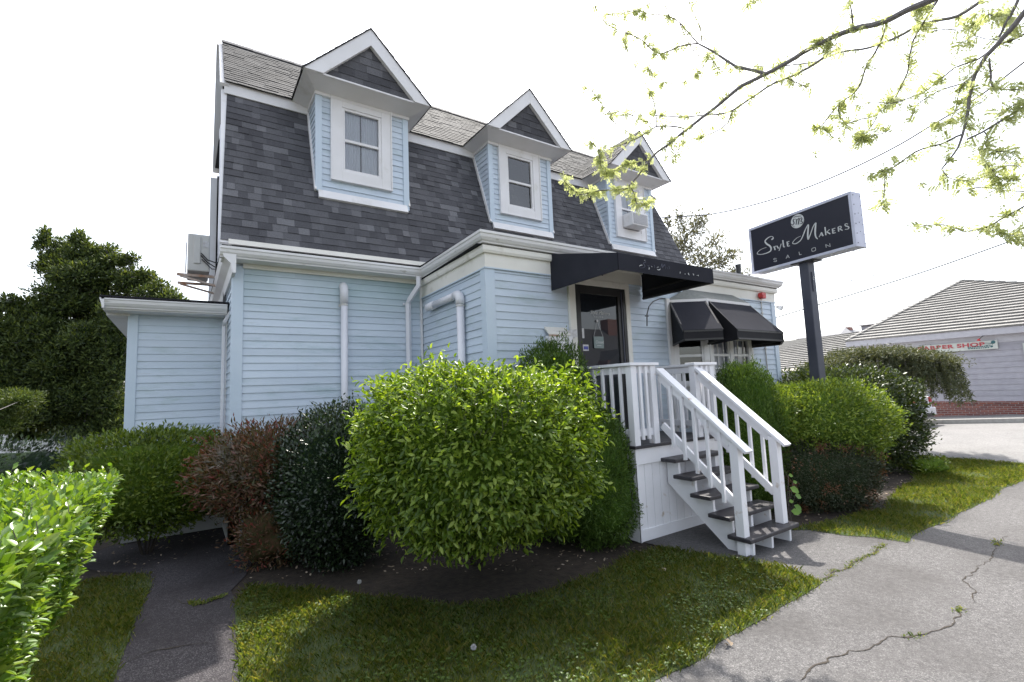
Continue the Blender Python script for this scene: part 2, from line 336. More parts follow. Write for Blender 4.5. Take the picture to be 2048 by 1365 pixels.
M['redbox'] = surf('red_alarm_box', (.55,.05,.05), (.45,.04,.04), rough=.4)
M['carpaint'] = surf('white_car_paint', (.78,.79,.82), rough=.2, spec=.6)
M['rubber'] = surf('tyre_rubber', (.02,.02,.02), rough=.8)
M['redlight'] = surf('red_lamp_lens', (.35,.02,.03), rough=.15)
M['concrete'] = surf('white_foundation', (.55,.56,.58), (.42,.43,.45), scale=5, rough=.8, bump=.2)
M['fence'] = surf('white_vinyl_fence', (.8,.8,.8), (.7,.7,.7), rough=.5)
M['kerb'] = surf('granite_kerb', (.30,.29,.27), (.38,.37,.35), scale=12, rough=.9)
M['red'] = surf('red_letter_paint', (.50,.09,.10), (.42,.08,.09), scale=12, rough=.5)
M['teal'] = surf('teal_letter_paint', (.05,.14,.15), rough=.6)
M['board'] = surf('cream_sign_board', (.60,.62,.57), (.54,.56,.51), scale=4, rough=.5)
M['paper'] = surf('paper', (.70,.70,.72), (.5,.48,.47), scale=25, rough=.8)
M['stickerblue'] = surf('blue_sticker', (.08,.09,.35), rough=.4)
M['greysign'] = surf('closed_sign_board', (.22,.27,.26), rough=.5)
M['darkroof'] = surf('distant_grey_roof', (.24,.24,.25), (.32,.32,.33), scale=3, rough=.9)
M['deadleaf'] = surf('fallen_leaf', (.22,.16,.10), (.38,.32,.26), scale=3, rough=.9, island=.5)
M['farwhite'] = surf('far_white_trim', (.50,.49,.52), (.45,.44,.47), rough=.6)
M['darkstem'] = surf('dark_stem', (.030,.024,.020), (.05,.04,.034), scale=40, rough=.9)
M['core'] = surf('shrub_inner_twigs', (.018,.020,.009), (.030,.030,.014), scale=30, rough=1)

# ------------------------------------------------------------------ clipping based cladding
def clip(poly, ax, val, keep_ge):
    out = []; n = len(poly)
    for i in range(n):
        a, b = poly[i], poly[(i+1) % n]
        ia = (a[ax] >= val) == keep_ge or a[ax] == val; ib = (b[ax] >= val) == keep_ge or b[ax] == val
        if ia: out.append(a)
        if ia != ib:
            t = (val-a[ax])/(b[ax]-a[ax]); out.append((a[0]+t*(b[0]-a[0]), a[1]+t*(b[1]-a[1])))
    return out
def siding(mb, poly, o, u, v, n, course=.1, proj=.013, base=.0, vstart=None):
    """poly: convex loop of (u,v); boards lap upwards"""
    o, u, v, n = [np.array(t, float) for t in (o, u, v, n)]
    v0 = min(p[1] for p in poly) if vstart is None else vstart; v1 = max(p[1] for p in poly); k = 0
    while v0+k*course < v1-1e-4:
        a = v0+k*course; b = min(a+course, v1); q = clip(clip(poly, 1, a, True), 1, b, False); k += 1
        if len(q) < 3: continue
        wob = random.uniform(-.0012, .0012)
        u0, u1 = min(p[0] for p in q), max(p[0] for p in q); cuts = [u0]; x = u0+random.uniform(.5, 3.4)
        while x < u1-.25: cuts.append(x); x += random.uniform(1.6, 3.6)
        cuts.append(u1+1e-6)
        for ci in range(len(cuts)-1):
            w_ = random.uniform(-.0012, .0012); f = lambda p: o+u*p[0]+v*p[1]+n*(base+wob+w_+proj*(1-(p[1]-a)/course))
            qq = q if len(cuts) == 2 else clip(clip(q, 0, cuts[ci]+(.0015 if ci else 0), True), 0, cuts[ci+1], False)
            if len(qq) < 3: continue
            mb.poly([f(p) for p in qq])
            lo = sorted([p for p in qq if abs(p[1]-a) < 1e-6])
            if len(lo) >= 2:
                A, B = f(lo[0]), f(lo[-1]); mb.poly([A, B, B-n*(proj+.004), A-n*(proj+.004)])
def shingles(mb, poly, o, u, v, n, course=.14, wmin=.10, wmax=.26, thick=.009, base=.002, mi=0, even=False):
    o, u, v, n = [np.array(t, float) for t in (o, u, v, n)]
    v0 = min(p[1] for p in poly); v1 = max(p[1] for p in poly)
    k = 0
    while v0+k*course < v1-1e-4:
        a = v0+k*course; b = min(a+course, v1); band = clip(clip(poly, 1, a, True), 1, b, False); k += 1
        if len(band) < 3: continue
        u0 = min(p[0] for p in band); u1 = max(p[0] for p in band); x = u0-random.uniform(0, wmax)
        while x < u1:
            w = random.uniform(wmin, wmax)
            q = clip(clip(band, 0, x, True), 0, x+w, False); x += w
            if len(q) < 3: continue
            th = thick*(1 if even else random.choice((.55, .8, 1.0, 1.35))); drop = random.uniform(0, .006)
            top = [o+u*p[0]+v*(p[1]-(drop if abs(p[1]-a) < 1e-6 else 0))+n*(base+.002+th*(1-(p[1]-a)/course*.9)) for p in q]
            bot = [t-n*(th+.004) for t in top]; m_ = len(q)
            mb.add(top+bot, [tuple(range(m_))]+[(i, m_+i, m_+(i+1) % m_, (i+1) % m_) for i in range(m_)], mi)

# ------------------------------------------------------------------ foliage helpers
def leaf_mesh(name, P, D, Nn, size, width=.45, fold=.25, mat=None, parent=None, six=True, extra=None, sizevar=.35, droop=0.0):
    """P positions, D leaf directions, Nn leaf normals (arrays)"""
    n = len(P)
    D = D/np.linalg.norm(D, axis=1)[:, None]
    S = np.cross(D, Nn); S /= np.maximum(np.linalg.norm(S, axis=1), 1e-6)[:, None]; W = np.cross(S, D)
    L = (size*(1+sizevar*RNG.uniform(-1, 1, n)))[:, None]
    if six:
        pts = [P, P+D*L*.35+S*L*width*.5+W*L*fold*.22, P+D*L*.72+S*L*width*.36+W*L*(fold*.2-droop*.3), P+D*L-W*L*droop,
               P+D*L*.72-S*L*width*.36+W*L*(fold*.2-droop*.3), P+D*L*.35-S*L*width*.5+W*L*fold*.22]
        V = np.stack(pts, 1).reshape(-1, 3); k = 6; faces = [(0,1,2,3), (0,3,4,5)]
    else:
        pts = [P, P+D*L*.45+S*L*width*.5+W*L*fold*.2, P+D*L, P+D*L*.45-S*L*width*.5+W*L*fold*.2]
        V = np.stack(pts, 1).reshape(-1, 3); k = 4; faces = [(0,1,2), (0,2,3)]
    fl = len(faces[0]); F = np.array(faces)[None]+(np.arange(n)*k)[:, None, None]; F = F.reshape(-1, fl)
    nl = len(F); mi = np.zeros(nl, int); mats = [mat]
    loops = F.reshape(-1); starts = np.arange(nl)*fl
    if extra is not None:   # (verts, faces(list), material)
        ev, ef, em = extra; off = len(V); V = np.vstack([V, np.array(ev)])
        add = np.concatenate([np.array(f)+off for f in ef]); st = np.cumsum([0]+[len(f) for f in ef])[:-1]+len(loops)
        loops = np.concatenate([loops, add]); starts = np.concatenate([starts, st]); mi = np.concatenate([mi, np.ones(len(ef), int)]); mats.append(em)
    me = bpy.data.meshes.new(name); me.vertices.add(len(V)); me.vertices.foreach_set('co', V.reshape(-1))
    me.loops.add(len(loops)); me.loops.foreach_set('vertex_index', loops.astype(np.int32))
    me.polygons.add(len(starts)); me.polygons.foreach_set('loop_start', starts.astype(np.int32))
    for mm in mats: me.materials.append(mm)
    me.polygons.foreach_set('material_index', mi.astype(np.int32)); me.update(); me.validate()
    o = bpy.data.objects.new(name, me); COL.objects.link(o)
    if parent is not None: o.parent = parent; o.matrix_parent_inverse = Matrix.Translation(-root_w(parent))
    return o
def lump(dirs, seed, amp, freq):
    out = np.empty(len(dirs))
    for i, d in enumerate(dirs): out[i] = mnoise.noise(Vector((d[0]*freq+seed, d[1]*freq-seed, d[2]*freq+seed*.7)))
    return 1+amp*out
def unit(n):
    d = RNG.normal(size=(n, 3)); return d/np.linalg.norm(d, axis=1)[:, None]
def se(d, e):
    """superellipsoid radius along d (box-ish for e>2)"""
    return 1/np.power((np.abs(d)**e).sum(1), 1/e)
def shrub(name, label, cat, c, r, leaf, size, n, e=2.2, amp=.22, freq=1.8, seed=1.0, rot=0.0, taper=0.0, width=.45, up=.5, fold=.3,
          depth=.22, six=False, group=None, minz=-1.0, stems=None, fray=.05, droop=0.0, out=.7, tier=.55, sb=(0, 0)):
    c = np.array(c, float); r = np.array(r, float); d = unit(n)
    if minz > -1: d = d[d[:, 2] > minz]
    rad = se(d, e)*lump(d, seed, amp, freq)*lump(d, seed+9, amp*tier, freq*3.1)
    ca, sa = math.cos(rot), math.sin(rot)
    def place(dd, rr):
        q = dd*rr[:, None]*r
        if taper: s = 1-taper*np.clip(q[:, 2]/r[2], -1, 1); q[:, 0] *= s; q[:, 1] *= s
        x = q[:, 0]*ca-q[:, 1]*sa; y = q[:, 0]*sa+q[:, 1]*ca
        return np.stack([x, y, q[:, 2]], 1)+c
    k = 1-depth*RNG.random(len(d))**1.6+fray*RNG.random(len(d))**3*3
    P = place(d, rad*k)
    o_ = place(d, rad)-c; o_ /= np.linalg.norm(o_, axis=1)[:, None]
    D = o_*out+unit(len(d))*.75+np.array([0, 0, up]); Nn = o_+np.array([0, 0, .5])+unit(len(d))*.5
    P[:, 2] = np.maximum(P[:, 2], .02)
    # inner hull
    nu, nv = 28, 16; hd = []
    for i in range(nv+1):
        th = math.pi*i/nv
        for j in range(nu): hd.append((math.sin(th)*math.cos(2*math.pi*j/nu), math.sin(th)*math.sin(2*math.pi*j/nu), math.cos(th)))
    hd = np.array(hd); hv = place(hd, se(hd, e)*lump(hd, seed, amp, freq)*(1-depth*.95)); hv[:, 2] = np.maximum(hv[:, 2], .01)
    hf = [(i*nu+j, i*nu+(j+1) % nu, (i+1)*nu+(j+1) % nu, (i+1)*nu+j) for i in range(nv) for j in range(nu)]
    ex = (hv, hf, CORE[leaf.name])
    root = thing(name, (c[0], c[1], 0), label, cat, group)
    leaf_mesh('foliage', P, D, Nn, size, width=width, fold=fold, mat=leaf, parent=root, six=six, extra=ex, droop=droop)
    mb = MB(); ns = stems or 4
    for i in range(ns):
        a = 2*math.pi*i/ns+seed; b = (c[0]+sb[0]+.05*math.cos(a), c[1]+sb[1]+.05*math.sin(a), 0)
        t = (c[0]+r[0]*.35*math.cos(a), c[1]+r[0]*.35*math.sin(a), max(c[2]-r[2]*.2, .15))
        mb.tube([b, ((b[0]+t[0])/2+.02, (b[1]+t[1])/2, t[2]*.5), t], [.013, .010, .007], 6)
    mb.build('stem', M['darkstem'], root)
    return root
# ================================================================== SETTING
def sheet(name, pts, z, mat, sub_=None):
    mb = MB(); mb.poly([(p[0], p[1], z) for p in pts]); o = mb.build(name, mat); o['kind'] = 'structure'; return o
def slope(x, y):
    s = min(max((x-13.3)/8.7, 0), 1)*.055; return s*(6.6-max(min(y, 40), -40)) if x > 13.3 else 0
mb = MB(); mb.poly([(-900,-900,-.9), (900,-900,-.9), (900,900,-.9), (-900,900,-.9)])
o = mb.build('ground', M['soil']); o['kind'] = 'structure'
sheet('ground', [(-40,-7.2), (13.34,-7.2), (13.34,60), (-40,60)], -.012, M['soil'])
# sidewalk with wobbly near-lawn edge
def wob(p, q, n, amp, seed):
    out = []
    for i in range(n):
        t = i/n; x = p[0]+(q[0]-p[0])*t; y = p[1]+(q[1]-p[1])*t; w = mnoise.noise(Vector((x*2.3+seed, y*2.3, seed)))*amp
        L_ = math.hypot(q[0]-p[0], q[1]-p[1]); out.append((x-(q[1]-p[1])/L_*w, y+(q[0]-p[0])/L_*w))
    return out
edge_lawn = wob((-6,1.95), (4.72,2.24), 80, .05, 3.1)
edge_walk = [(4.72,2.25), (4.80,2.62), (4.74,2.95), (4.52,3.45), (4.42,3.95), (4.42,4.15), (6.05,4.15), (6.0,3.6), (6.02,3.2), (6.2,3.08), (6.27,2.70), (6.42,2.50), (6.46,2.28)]
edge_right = wob((6.47,2.22), (13.3,2.18), 60, .06, 7.7)
walk = edge_lawn+edge_walk+edge_right+[(13.3,2.18), (13.36,-1.6), (-6,-1.6)]
sheet('sidewalk', walk, 0.0, M['walk'])
def poly_grid(pts, z, name, mat, step=.35, amp=.0):
    mb = MB(); mb.poly([(p[0], p[1], z) for p in pts]); o = mb.build(name, mat); o['kind'] = 'structure'; return o
path_edge_r = [(.30,1.95), (.31,3.0), (.33,3.79), (.37,4.6), (.42,5.3), (.40,5.6), (.55,5.95), (.72,6.6), (.60,7.4), (.45,8.36)]
path_edge_l = [(-.78,8.36), (-1.1,7.75), (-.70,7.15), (-.30,6.75), (-.24,6.3), (-.30,5.6), (-.33,4.9), (-.36,4.31), (-.40,3.3), (-.42,1.95)]
sheet('path', path_edge_r+path_edge_l, -.004, M['path'])
lawn_left = [(-.42,2.08), (-.36,4.31), (-.33,4.9), (-.30,5.6), (-.24,6.3), (-.30,6.7), (-.60,6.85), (-1.0,6.9), (-3.2,6.0), (-3.2,2.02)]
lawn_mid = [(.30,2.10)]+[p for p in edge_lawn if p[0] > .34]+[(4.72,2.25), (4.80,2.62), (4.74,2.95), (4.52,3.45), (4.40,3.75)]+[tuple(onZ(x, y, 0)[:2]) for x, y in ((1262,1112),(1190,1150),(1100,1182),(1000,1205),(900,1212),(800,1200),(700,1190),(600,1180),(500,1172))]+[(.40,5.2), (.37,4.6), (.33,3.79), (.31,3.0)]
lawn_right = [(6.0,3.22), (6.2,3.08), (6.27,2.70), (6.42,2.50), (6.46,2.28)]+edge_right+[(13.3,2.18), (13.3,4.9), (12.3,4.6), (11.2,3.5), (10.3,3.3), (9.2,3.15), (8.5,3.05), (7.9,2.86), (7.2,3.0), (6.6,3.12)]
for nm, pg in (('lawn', lawn_left), ('lawn', lawn_mid), ('lawn', lawn_right)): sheet(nm, pg, .006 if False else -.006+.01, M['lawnbase'])
# main street behind the camera
sheet('road', [(-40,-7.1), (13.34,-7.1), (13.34,-1.72), (-40,-1.72)], -.10, M['road'])
sheet('road', [(-40,-14), (40,-14), (40,-7.12), (-40,-7.12)], -.10, M['road'])
mb = MB(); mb.box((-40,-1.72,-.12), (13.3,-1.60,.004)); mb.build('kerb', M['kerb'])['kind'] = 'structure'
# side street: the ground climbs gently to the right
def strip(name, x0, x1, dz, mat, ny=40, y0=-16, y1=40, nx=6):
    mb = MB(); xs = np.linspace(x0, x1, nx+1); ys = np.linspace(y0, y1, ny+1)
    for i in range(nx):
        for j in range(ny):
            q = [(xs[i], ys[j]), (xs[i+1], ys[j]), (xs[i+1], ys[j+1]), (xs[i], ys[j+1])]
            mb.poly([(a, b, slope(a, b)+dz) for a, b in q])
    o = mb.build(name, mat); o['kind'] = 'structure'; return o
strip('road', 13.36, 22.0, -.02, M['road'])
strip('sidewalk', 22.16, 26.2, .11, M['road'])
mb = MB()
for j in range(28):
    a, b = -16+2*j, -14+2*j-.012
    mb.add([(22.0,a,slope(22,a)-.05), (22.155,a,slope(22,a)-.05), (22.155,a,slope(22,a)+.125), (22.0,a,slope(22,a)+.125),
            (22.0,b,slope(22,b)-.05), (22.155,b,slope(22,b)-.05), (22.155,b,slope(22,b)+.125), (22.0,b,slope(22,b)+.125)],
           [(0,1,2,3), (7,6,5,4), (0,4,5,1), (1,5,6,2), (2,6,7,3), (3,7,4,0)])
mb.build('kerb', M['kerb'])['kind'] = 'structure'
# cracks in the pavement
def crack(pts, w, seed, z=.0035):
    P = []
    for i in range(len(pts)-1):
        a, b = np.array(pts[i]), np.array(pts[i+1]); n = max(2, int(np.linalg.norm(b-a)/.035))
        for k in range(n):
            p = a+(b-a)*k/n; P.append(p+np.array([mnoise.noise(Vector((p[0]*9, p[1]*9, seed))), mnoise.noise(Vector((p[0]*9, p[1]*9, seed+5)))])*.045)
    mb = MB(); Lp, Rp = [], []
    for i, p in enumerate(P):
        d = P[min(i+1, len(P)-1)]-P[max(i-1, 0)]; d /= max(np.linalg.norm(d), 1e-6); nn = np.array([-d[1], d[0]])
        ww = w*(.35+abs(mnoise.noise(Vector((i*.31, seed, 0))))*1.9)*min(1, i/6+.1, (len(P)-i)/6+.05)
        Lp.append(p+nn*ww); Rp.append(p-nn*ww)
    for i in range(len(P)-1): mb.poly([(*Lp[i], z), (*Rp[i], z), (*Rp[i+1], z), (*Lp[i+1], z)])
    o = mb.build('crack', M['crack']); o['kind'] = 'structure'; return P
def gz(l): return [tuple(onZ(x, y, 0)[:2]) for x, y in l]
CR = [crack(gz([(1600,1365),(1625,1335),(1660,1320),(1700,1300),(1735,1298),(1780,1275),(1850,1270),(1900,1250),(1925,1222),(1945,1210)]), .008, 1),
      crack(gz([(1945,1210),(1948,1180),(1925,1160),(1960,1135),(1985,1115),(1990,1095),(2012,1070)]), .006, 2),
      crack(gz([(1640,1165),(1690,1135),(1735,1110),(1775,1088)]), .012, 3),
      crack(gz([(1960,1160),(2048,1172)]), .003, 4)]
CR2 = [crack(gz([(240,1330),(300,1302),(370,1292),(420,1282)]), .010, 6, .0),
       crack(gz([(255,1280),(290,1268),(320,1255)]), .008, 7, .0), crack(gz([(345,1200),(385,1208),(410,1206),(455,1190)]), .014, 8, .0),
       crack(gz([(300,1120),(310,1165),(302,1180)]), .004, 9, .0)]

# ------------------------------------------------------------------ grass
def inpoly(P, poly):
    x, y = P[:, 0], P[:, 1]; ins = np.zeros(len(P), bool); n = len(poly)
    for i in range(n):
        x1, y1 = poly[i]; x2, y2 = poly[(i+1) % n]
        c = ((y1 > y) != (y2 > y)) & (x < (x2-x1)*(y-y1)/((y2-y1) or 1e-9)+x1); ins ^= c
    return ins
M['grass'] = leafmat('grass_blades', [(.060,.100,.020), (.090,.140,.026), (.130,.175,.038), (.18,.205,.055), (.25,.23,.10)], trans=.45, rough=.5, tcol=(1.5,1.4,.45))
M['weed'] = leafmat('weed_leaves', [(.06,.11,.018), (.10,.16,.028)], trans=.35)
def grass(poly, dens, h, w, name, label, minx=-9, fade=None, thin=0.35):
    xs = [p[0] for p in poly]; ys = [p[1] for p in poly]; n = int((max(xs)-min(xs))*(max(ys)-min(ys))*dens)
    P = np.stack([RNG.uniform(min(xs), max(xs), n), RNG.uniform(min(ys), max(ys), n)], 1); P = P[inpoly(P, poly)]; P = P[P[:, 0] > minx]
    nz = np.array([mnoise.noise(Vector((p[0]*1.7, p[1]*1.7, 2.0)))+.5*mnoise.noise(Vector((p[0]*6, p[1]*6, 5.0))) for p in P])
    P = P+RNG.normal(size=P.shape)*.022; keep = RNG.random(len(P)) < np.clip(thin+1.0+nz*1.6, .10, 1); P = P[keep]; nz = nz[keep]
    n = len(P); P3 = np.column_stack([P, np.zeros(n)]); a = RNG.uniform(0, 2*math.pi, n); lean = RNG.uniform(.1, .9, n)
    D = np.stack([np.cos(a)*lean, np.sin(a)*lean, np.ones(n)], 1); Nn = np.stack([np.cos(a), np.sin(a), np.full(n, -.4)], 1)
    s = h*(.55+.9*RNG.random(n))*(1+.45*np.clip(nz, -1, 1))
    D = D/np.linalg.norm(D, axis=1)[:, None]; S = np.cross(D, Nn); S /= np.linalg.norm(S, axis=1)[:, None]; s = s[:, None]
    bend = np.stack([np.cos(a), np.sin(a), -.3*np.ones(n)], 1)*s*.35*RNG.random((n, 1))
    V = np.stack([P3-S*w/2, P3+S*w/2, P3+D*s*.6+S*w*.35, P3+D*s+bend, P3+D*s*.6-S*w*.35], 1).reshape(-1, 3)
    F = (np.array([[0,1,2,3,4]])[None]+(np.arange(n)*5)[:, None, None]).reshape(-1)
    me = bpy.data.meshes.new(name); me.vertices.add(len(V)); me.vertices.foreach_set('co', V.reshape(-1))
    me.loops.add(len(F)); me.loops.foreach_set('vertex_index', F.astype(np.int32)); me.polygons.add(n)
    me.polygons.foreach_set('loop_start', (np.arange(n)*5).astype(np.int32)); me.materials.append(M['grass']); me.update(); me.validate()
    o = bpy.data.objects.new(name, me); COL.objects.link(o); tag(o, label, 'grass', kind='stuff'); return o
grass(lawn_mid, 5200, .050, .0045, 'grass', 'mown grass of the front lawn between the path and the sidewalk', thin=.55)
grass([p for p in lawn_left], 5000, .045, .0045, 'grass', 'narrow grass strip between the bright hedge and the path', minx=-1.6)
grass(lawn_right, 3000, .050, .006, 'grass', 'sunlit grass verge right of the steps', thin=.5)
def clover(poly, n, label):
    xs = [p[0] for p in poly]; ys = [p[1] for p in poly]; P = np.stack([RNG.uniform(min(xs), max(xs), n*4), RNG.uniform(min(ys), max(ys), n*4)], 1); P = P[inpoly(P, poly)]
    nz = np.array([mnoise.noise(Vector((p[0]*2.1+9, p[1]*2.1, 4.0))) for p in P]); P = P[nz > .02][:n]; m_ = len(P)
    P = np.repeat(np.column_stack([P, RNG.uniform(.02, .045, m_)]), 3, 0); a = np.repeat(RNG.uniform(0, 6.28, m_), 3)+np.tile([0, 2.09, 4.19], m_)
    D = np.stack([np.cos(a), np.sin(a), np.full(len(a), .25)], 1); o = leaf_mesh('clover', P, D, np.tile([0,0,1.], (len(a), 1))+unit(len(a))*.25, .015, width=.9, fold=.1, mat=M['weed'], six=False); tag(o, label, 'clover', kind='stuff')
clover(lawn_mid, 2600, 'clover and small broad leaved weeds mixed into the front lawn')
def tufts(pts, n, h, label):
    P = []
    for _ in range(n):
        i = random.randrange(len(pts)); P.append(np.array([pts[i][0]+random.gauss(0, .02), pts[i][1]+random.gauss(0, .02), 0]))
    P = np.array(P); a = RNG.uniform(0, 2*math.pi, n); D = np.stack([np.cos(a)*.9, np.sin(a)*.9, np.full(n, .8)], 1)
    o = leaf_mesh('weeds', P, D, unit(n)+np.array([0,0,1]), h, width=.3, mat=M['grass']); tag(o, label, 'weeds', kind='stuff')
tufts([p for i, p in enumerate(CR[2]) if mnoise.noise(Vector((i*.35,0,0))) > -.15], 420, .022, 'moss and weeds growing in the joint between walkway and sidewalk')
tufts(list(CR[1][-14:-8])+list(CR[0][-6:-3])+list(CR[0][30:34]), 90, .03, 'small weeds sprouting from the sidewalk crack')
tufts(list(CR2[2])[-9:], 260, .03, 'weeds in the broken edge of the dark path')
# litter on the soil
n = 900; bed = [(.5,5.9), (1.2,5.2), (2,4.8), (3,4.0), (4.3,3.7), (4.4,4.3), (3.2,5.0), (3.1,7.3), (.5,7.3)]
P = np.stack([RNG.uniform(.4, 4.5, n), RNG.uniform(3.6, 7.3, n)], 1); P = P[inpoly(P, bed)]
P = np.column_stack([P, np.full(len(P), .004)]); q = np.column_stack([RNG.uniform(6.1, 12.5, 500), RNG.uniform(3.1, 4.6, 500), np.full(500, .004)])
q2 = np.column_stack([RNG.uniform(-1.2, .6, 120), RNG.uniform(7.0, 8.3, 120), np.full(120, .004)]); P = np.vstack([P, q, q2])
Dd = unit(len(P)); Dd[:, 2] = np.abs(Dd[:, 2])*.2+.02
o = leaf_mesh('leaf_litter', P, Dd, np.tile([0,0,1.0], (len(P), 1))+unit(len(P))*.3, .035, width=.5, mat=M['deadleaf']); tag(o, 'dry fallen leaves and twigs on the soil under the shrubs', 'leaf litter', kind='stuff')

def dandelion(px, py, h, closed=False):
    p = onZ(px, py, 0); t = thing('dandelion', tuple(p), 'white dandelion clock on its stalk at the shaded edge of the lawn' if not closed else 'smaller dandelion clock in the middle of the lawn', 'plant')
    mb = MB(); mb.tube([p, p+[.005,0,h*.5], p+[0,.004,h]], .0022, 5); mb.build('stalk', M['weed'], t)
    d = unit(240); c = p+[0,.004,h]; leaf_mesh('seed_head', c+d*.004, d, unit(240), .018, width=.25, mat=M['paper'], parent=t, six=False, sizevar=.1)
dandelion(719, 1183, .085); dandelion(948, 1310, .05, True)
for i, (px, py, lb) in enumerate(((1328,1143,'curled brown dead leaf lying on the lawn before the deck corner'), (1462,1292,'crumpled pale dead leaf on the lawn edge by the sidewalk'))):
    p = onZ(px, py, .012); P = np.array([p, p+[.01,.01,.003], p+[-.01,.012,0]]); o = leaf_mesh('dead_leaf', P, np.array([[1,.3,.5],[.2,1,.4],[-.8,.5,.6]]), np.array([[0,0,1.],[.3,0,1],[0,.4,1]]), .038, width=.7, fold=.9, mat=M['deadleaf']); tag(o, lb, 'leaf')

# ================================================================== HOUSE
HL, HR_ = .50, 10.20; YM = 7.33; YP = 5.15
BOT = (7.23, 3.94); BRK = (8.17, 6.49); RDG = (9.80, 8.42)
house = thing('clapboard_house', (3, 7.3, 0), 'pale blue clapboard salon building with dark shingled mansard roof and three gabled dormers', 'building')
X_, Y_, Z_ = np.array([1,0,0.]), np.array([0,1,0.]), np.array([0,0,1.])
mb = MB()   # solid core of walls behind the boards
def wallbox(a, b): mb.box(a, b)
wallbox((HL,YM,0), (HR_,12.3,3.93))
wallbox((3.19,YP+.001,0), (9.86,7.34,3.6))
mb.add([(3.19,7.33,0),(3.11,YP,0),(3.3,YP,0),(3.3,7.33,0),(3.19,7.33,3.62),(3.11,YP,3.62),(3.3,YP,3.62),(3.3,7.33,3.62)], [(0,1,5,4),(4,5,6,7),(0,4,7,3),(1,2,6,5)])
# gable end wall and its twin
for X in (HL-.0, HR_-.1):
    mb.poly([(X,7.30,3.9),(X,8.24,6.45),(X,9.80,8.34),(X,11.36,6.45),(X,12.3,3.9)])
body = mb.build('wall', M['blue_trim'], house)
def sidepart(name, mat, items):
    for kw in items: mb = MB(); siding(mb, **kw); mb.build(name, mat, house)
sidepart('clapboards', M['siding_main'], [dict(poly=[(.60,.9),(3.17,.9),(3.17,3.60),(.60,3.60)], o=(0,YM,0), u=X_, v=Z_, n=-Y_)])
# end wall, upper gable + lower
sidepart('clapboards', M['siding'], [dict(poly=[(0,.9),(4.9,.9),(4.9,3.6),(0,3.6)], o=(HL,12.3,0), u=-Y_, v=Z_, n=-X_),
    dict(poly=[(0.05,3.75),(5.0,3.75),(4.1,6.4),(.94,6.4)], o=(HL,12.3,0), u=-Y_, v=Z_, n=-X_, base=.0),
    dict(poly=[(.94,6.4),(4.1,6.4),(2.5,8.25)], o=(HL,12.3,0), u=-Y_, v=Z_, n=-X_)])
# porch side wall (slightly splayed) and front wall
ps0, ps1 = np.array([3.19,YM,0]), np.array([3.11,YP,0]); pu = (ps1-ps0)/np.linalg.norm(ps1-ps0); pn = np.array([pu[1],-pu[0],0]); pn = pn if pn[0] < 0 else -pn
PL = np.linalg.norm(ps1-ps0)
sidepart('clapboards', M['siding'], [dict(poly=[(.02,.9),(PL-.10,.9),(PL-.10,3.35),(.02,3.35)], o=ps0, u=pu, v=Z_, n=pn)])
fr = [dict(poly=[(3.21,.9),(4.42,.9),(4.42,3.35),(3.21,3.35)]), dict(poly=[(5.64,.9),(6.60,.9),(6.60,3.35),(5.64,3.35)]),
      dict(poly=[(6.60,.9),(8.86,.9),(8.86,1.75),(6.60,1.75)]), dict(poly=[(8.86,.9),(9.76,.9),(9.76,3.35),(8.86,3.35)])]
for d in fr: d.update(o=(0,YP,0), u=X_, v=Z_, n=-Y_, vstart=.9)
sidepart('clapboards', M['siding'], fr)
sidepart('clapboards', M['siding'], [dict(poly=[(0,.9),(2.1,.9),(2.1,3.35),(0,3.35)], o=(9.86,YP,0), u=Y_, v=Z_, n=X_)])
# corner boards
def box_part(name, a, b, mat, parent=house, bevel=.004):
    mb = MB(); mb.box(a, b); return mb.build(name, mat, parent, bevel=bevel)
box_part('corner_board', (HL-.025,YM-.028,.9), (HL+.11,YM+.10,3.60), M['blue_trim'])
box_part('corner_board', (9.76,YP-.028,.9), (9.90,YP+.10,3.35), M['blue_trim'])
mb = MB(); c1 = ps1
mb.add([tuple(c1+pn*.028-pu*.11+Z_*.9), tuple(c1+pn*.028+pu*.02+Z_*.9), tuple(c1+np.array([.11,-.022,.9])), tuple(c1+np.array([.11,.04,.9])), tuple(c1+np.array([.02,.05,.9])), tuple(c1-pu*.11+Z_*.9)] +
       [tuple(c1+pn*.028-pu*.11+Z_*3.352), tuple(c1+pn*.028+pu*.02+Z_*3.352), tuple(c1+np.array([.11,-.022,3.352])), tuple(c1+np.array([.11,.04,3.352])), tuple(c1+np.array([.02,.05,3.352])), tuple(c1-pu*.11+Z_*3.352)],
       [(0,1,7,6),(1,2,8,7),(2,3,9,8),(3,4,10,9),(4,5,11,10),(5,0,6,11),(6,7,8,9,10,11)])
mb.build('corner_board', M['blue_trim'], house)
box_part('corner_board', (3.14,YM-.035,.9), (3.172,YM-.001,3.56), M['white'])
# white foundation
mb = MB(); mb.box((HL-.02,YM-.01,0), (3.2,YM+.1,.9)); mb.box((HL-.02,YM-.01,0), (HL+.1,12.3,.9)); mb.box((3.16,YP-.008,0), (9.86,YP+.1,.9)); mb.build('foundation', M['concrete'], house)
# frieze and cornice of the porch block
wl = [(3.19,YM),(3.11,YP),(9.88,YP),(9.88,7.2)]     # outward is to the left of travel -> use negative
wlr = wl
mb = MB()
mb.sweep([(0,3.35),(.030,3.35),(.030,3.62),(0,3.62)], wlr)
mb.sweep([(.031,3.53),(.062,3.53),(.075,3.56),(.075,3.619),(.031,3.619)], wlr)
mb.build('frieze_board', M['cream'], house)
mb = MB(); mb.sweep([(.020,3.335),(.036,3.335),(.036,3.352),(.020,3.352)], wlr); mb.build('frieze_moulding', M['blue_trim'], house)
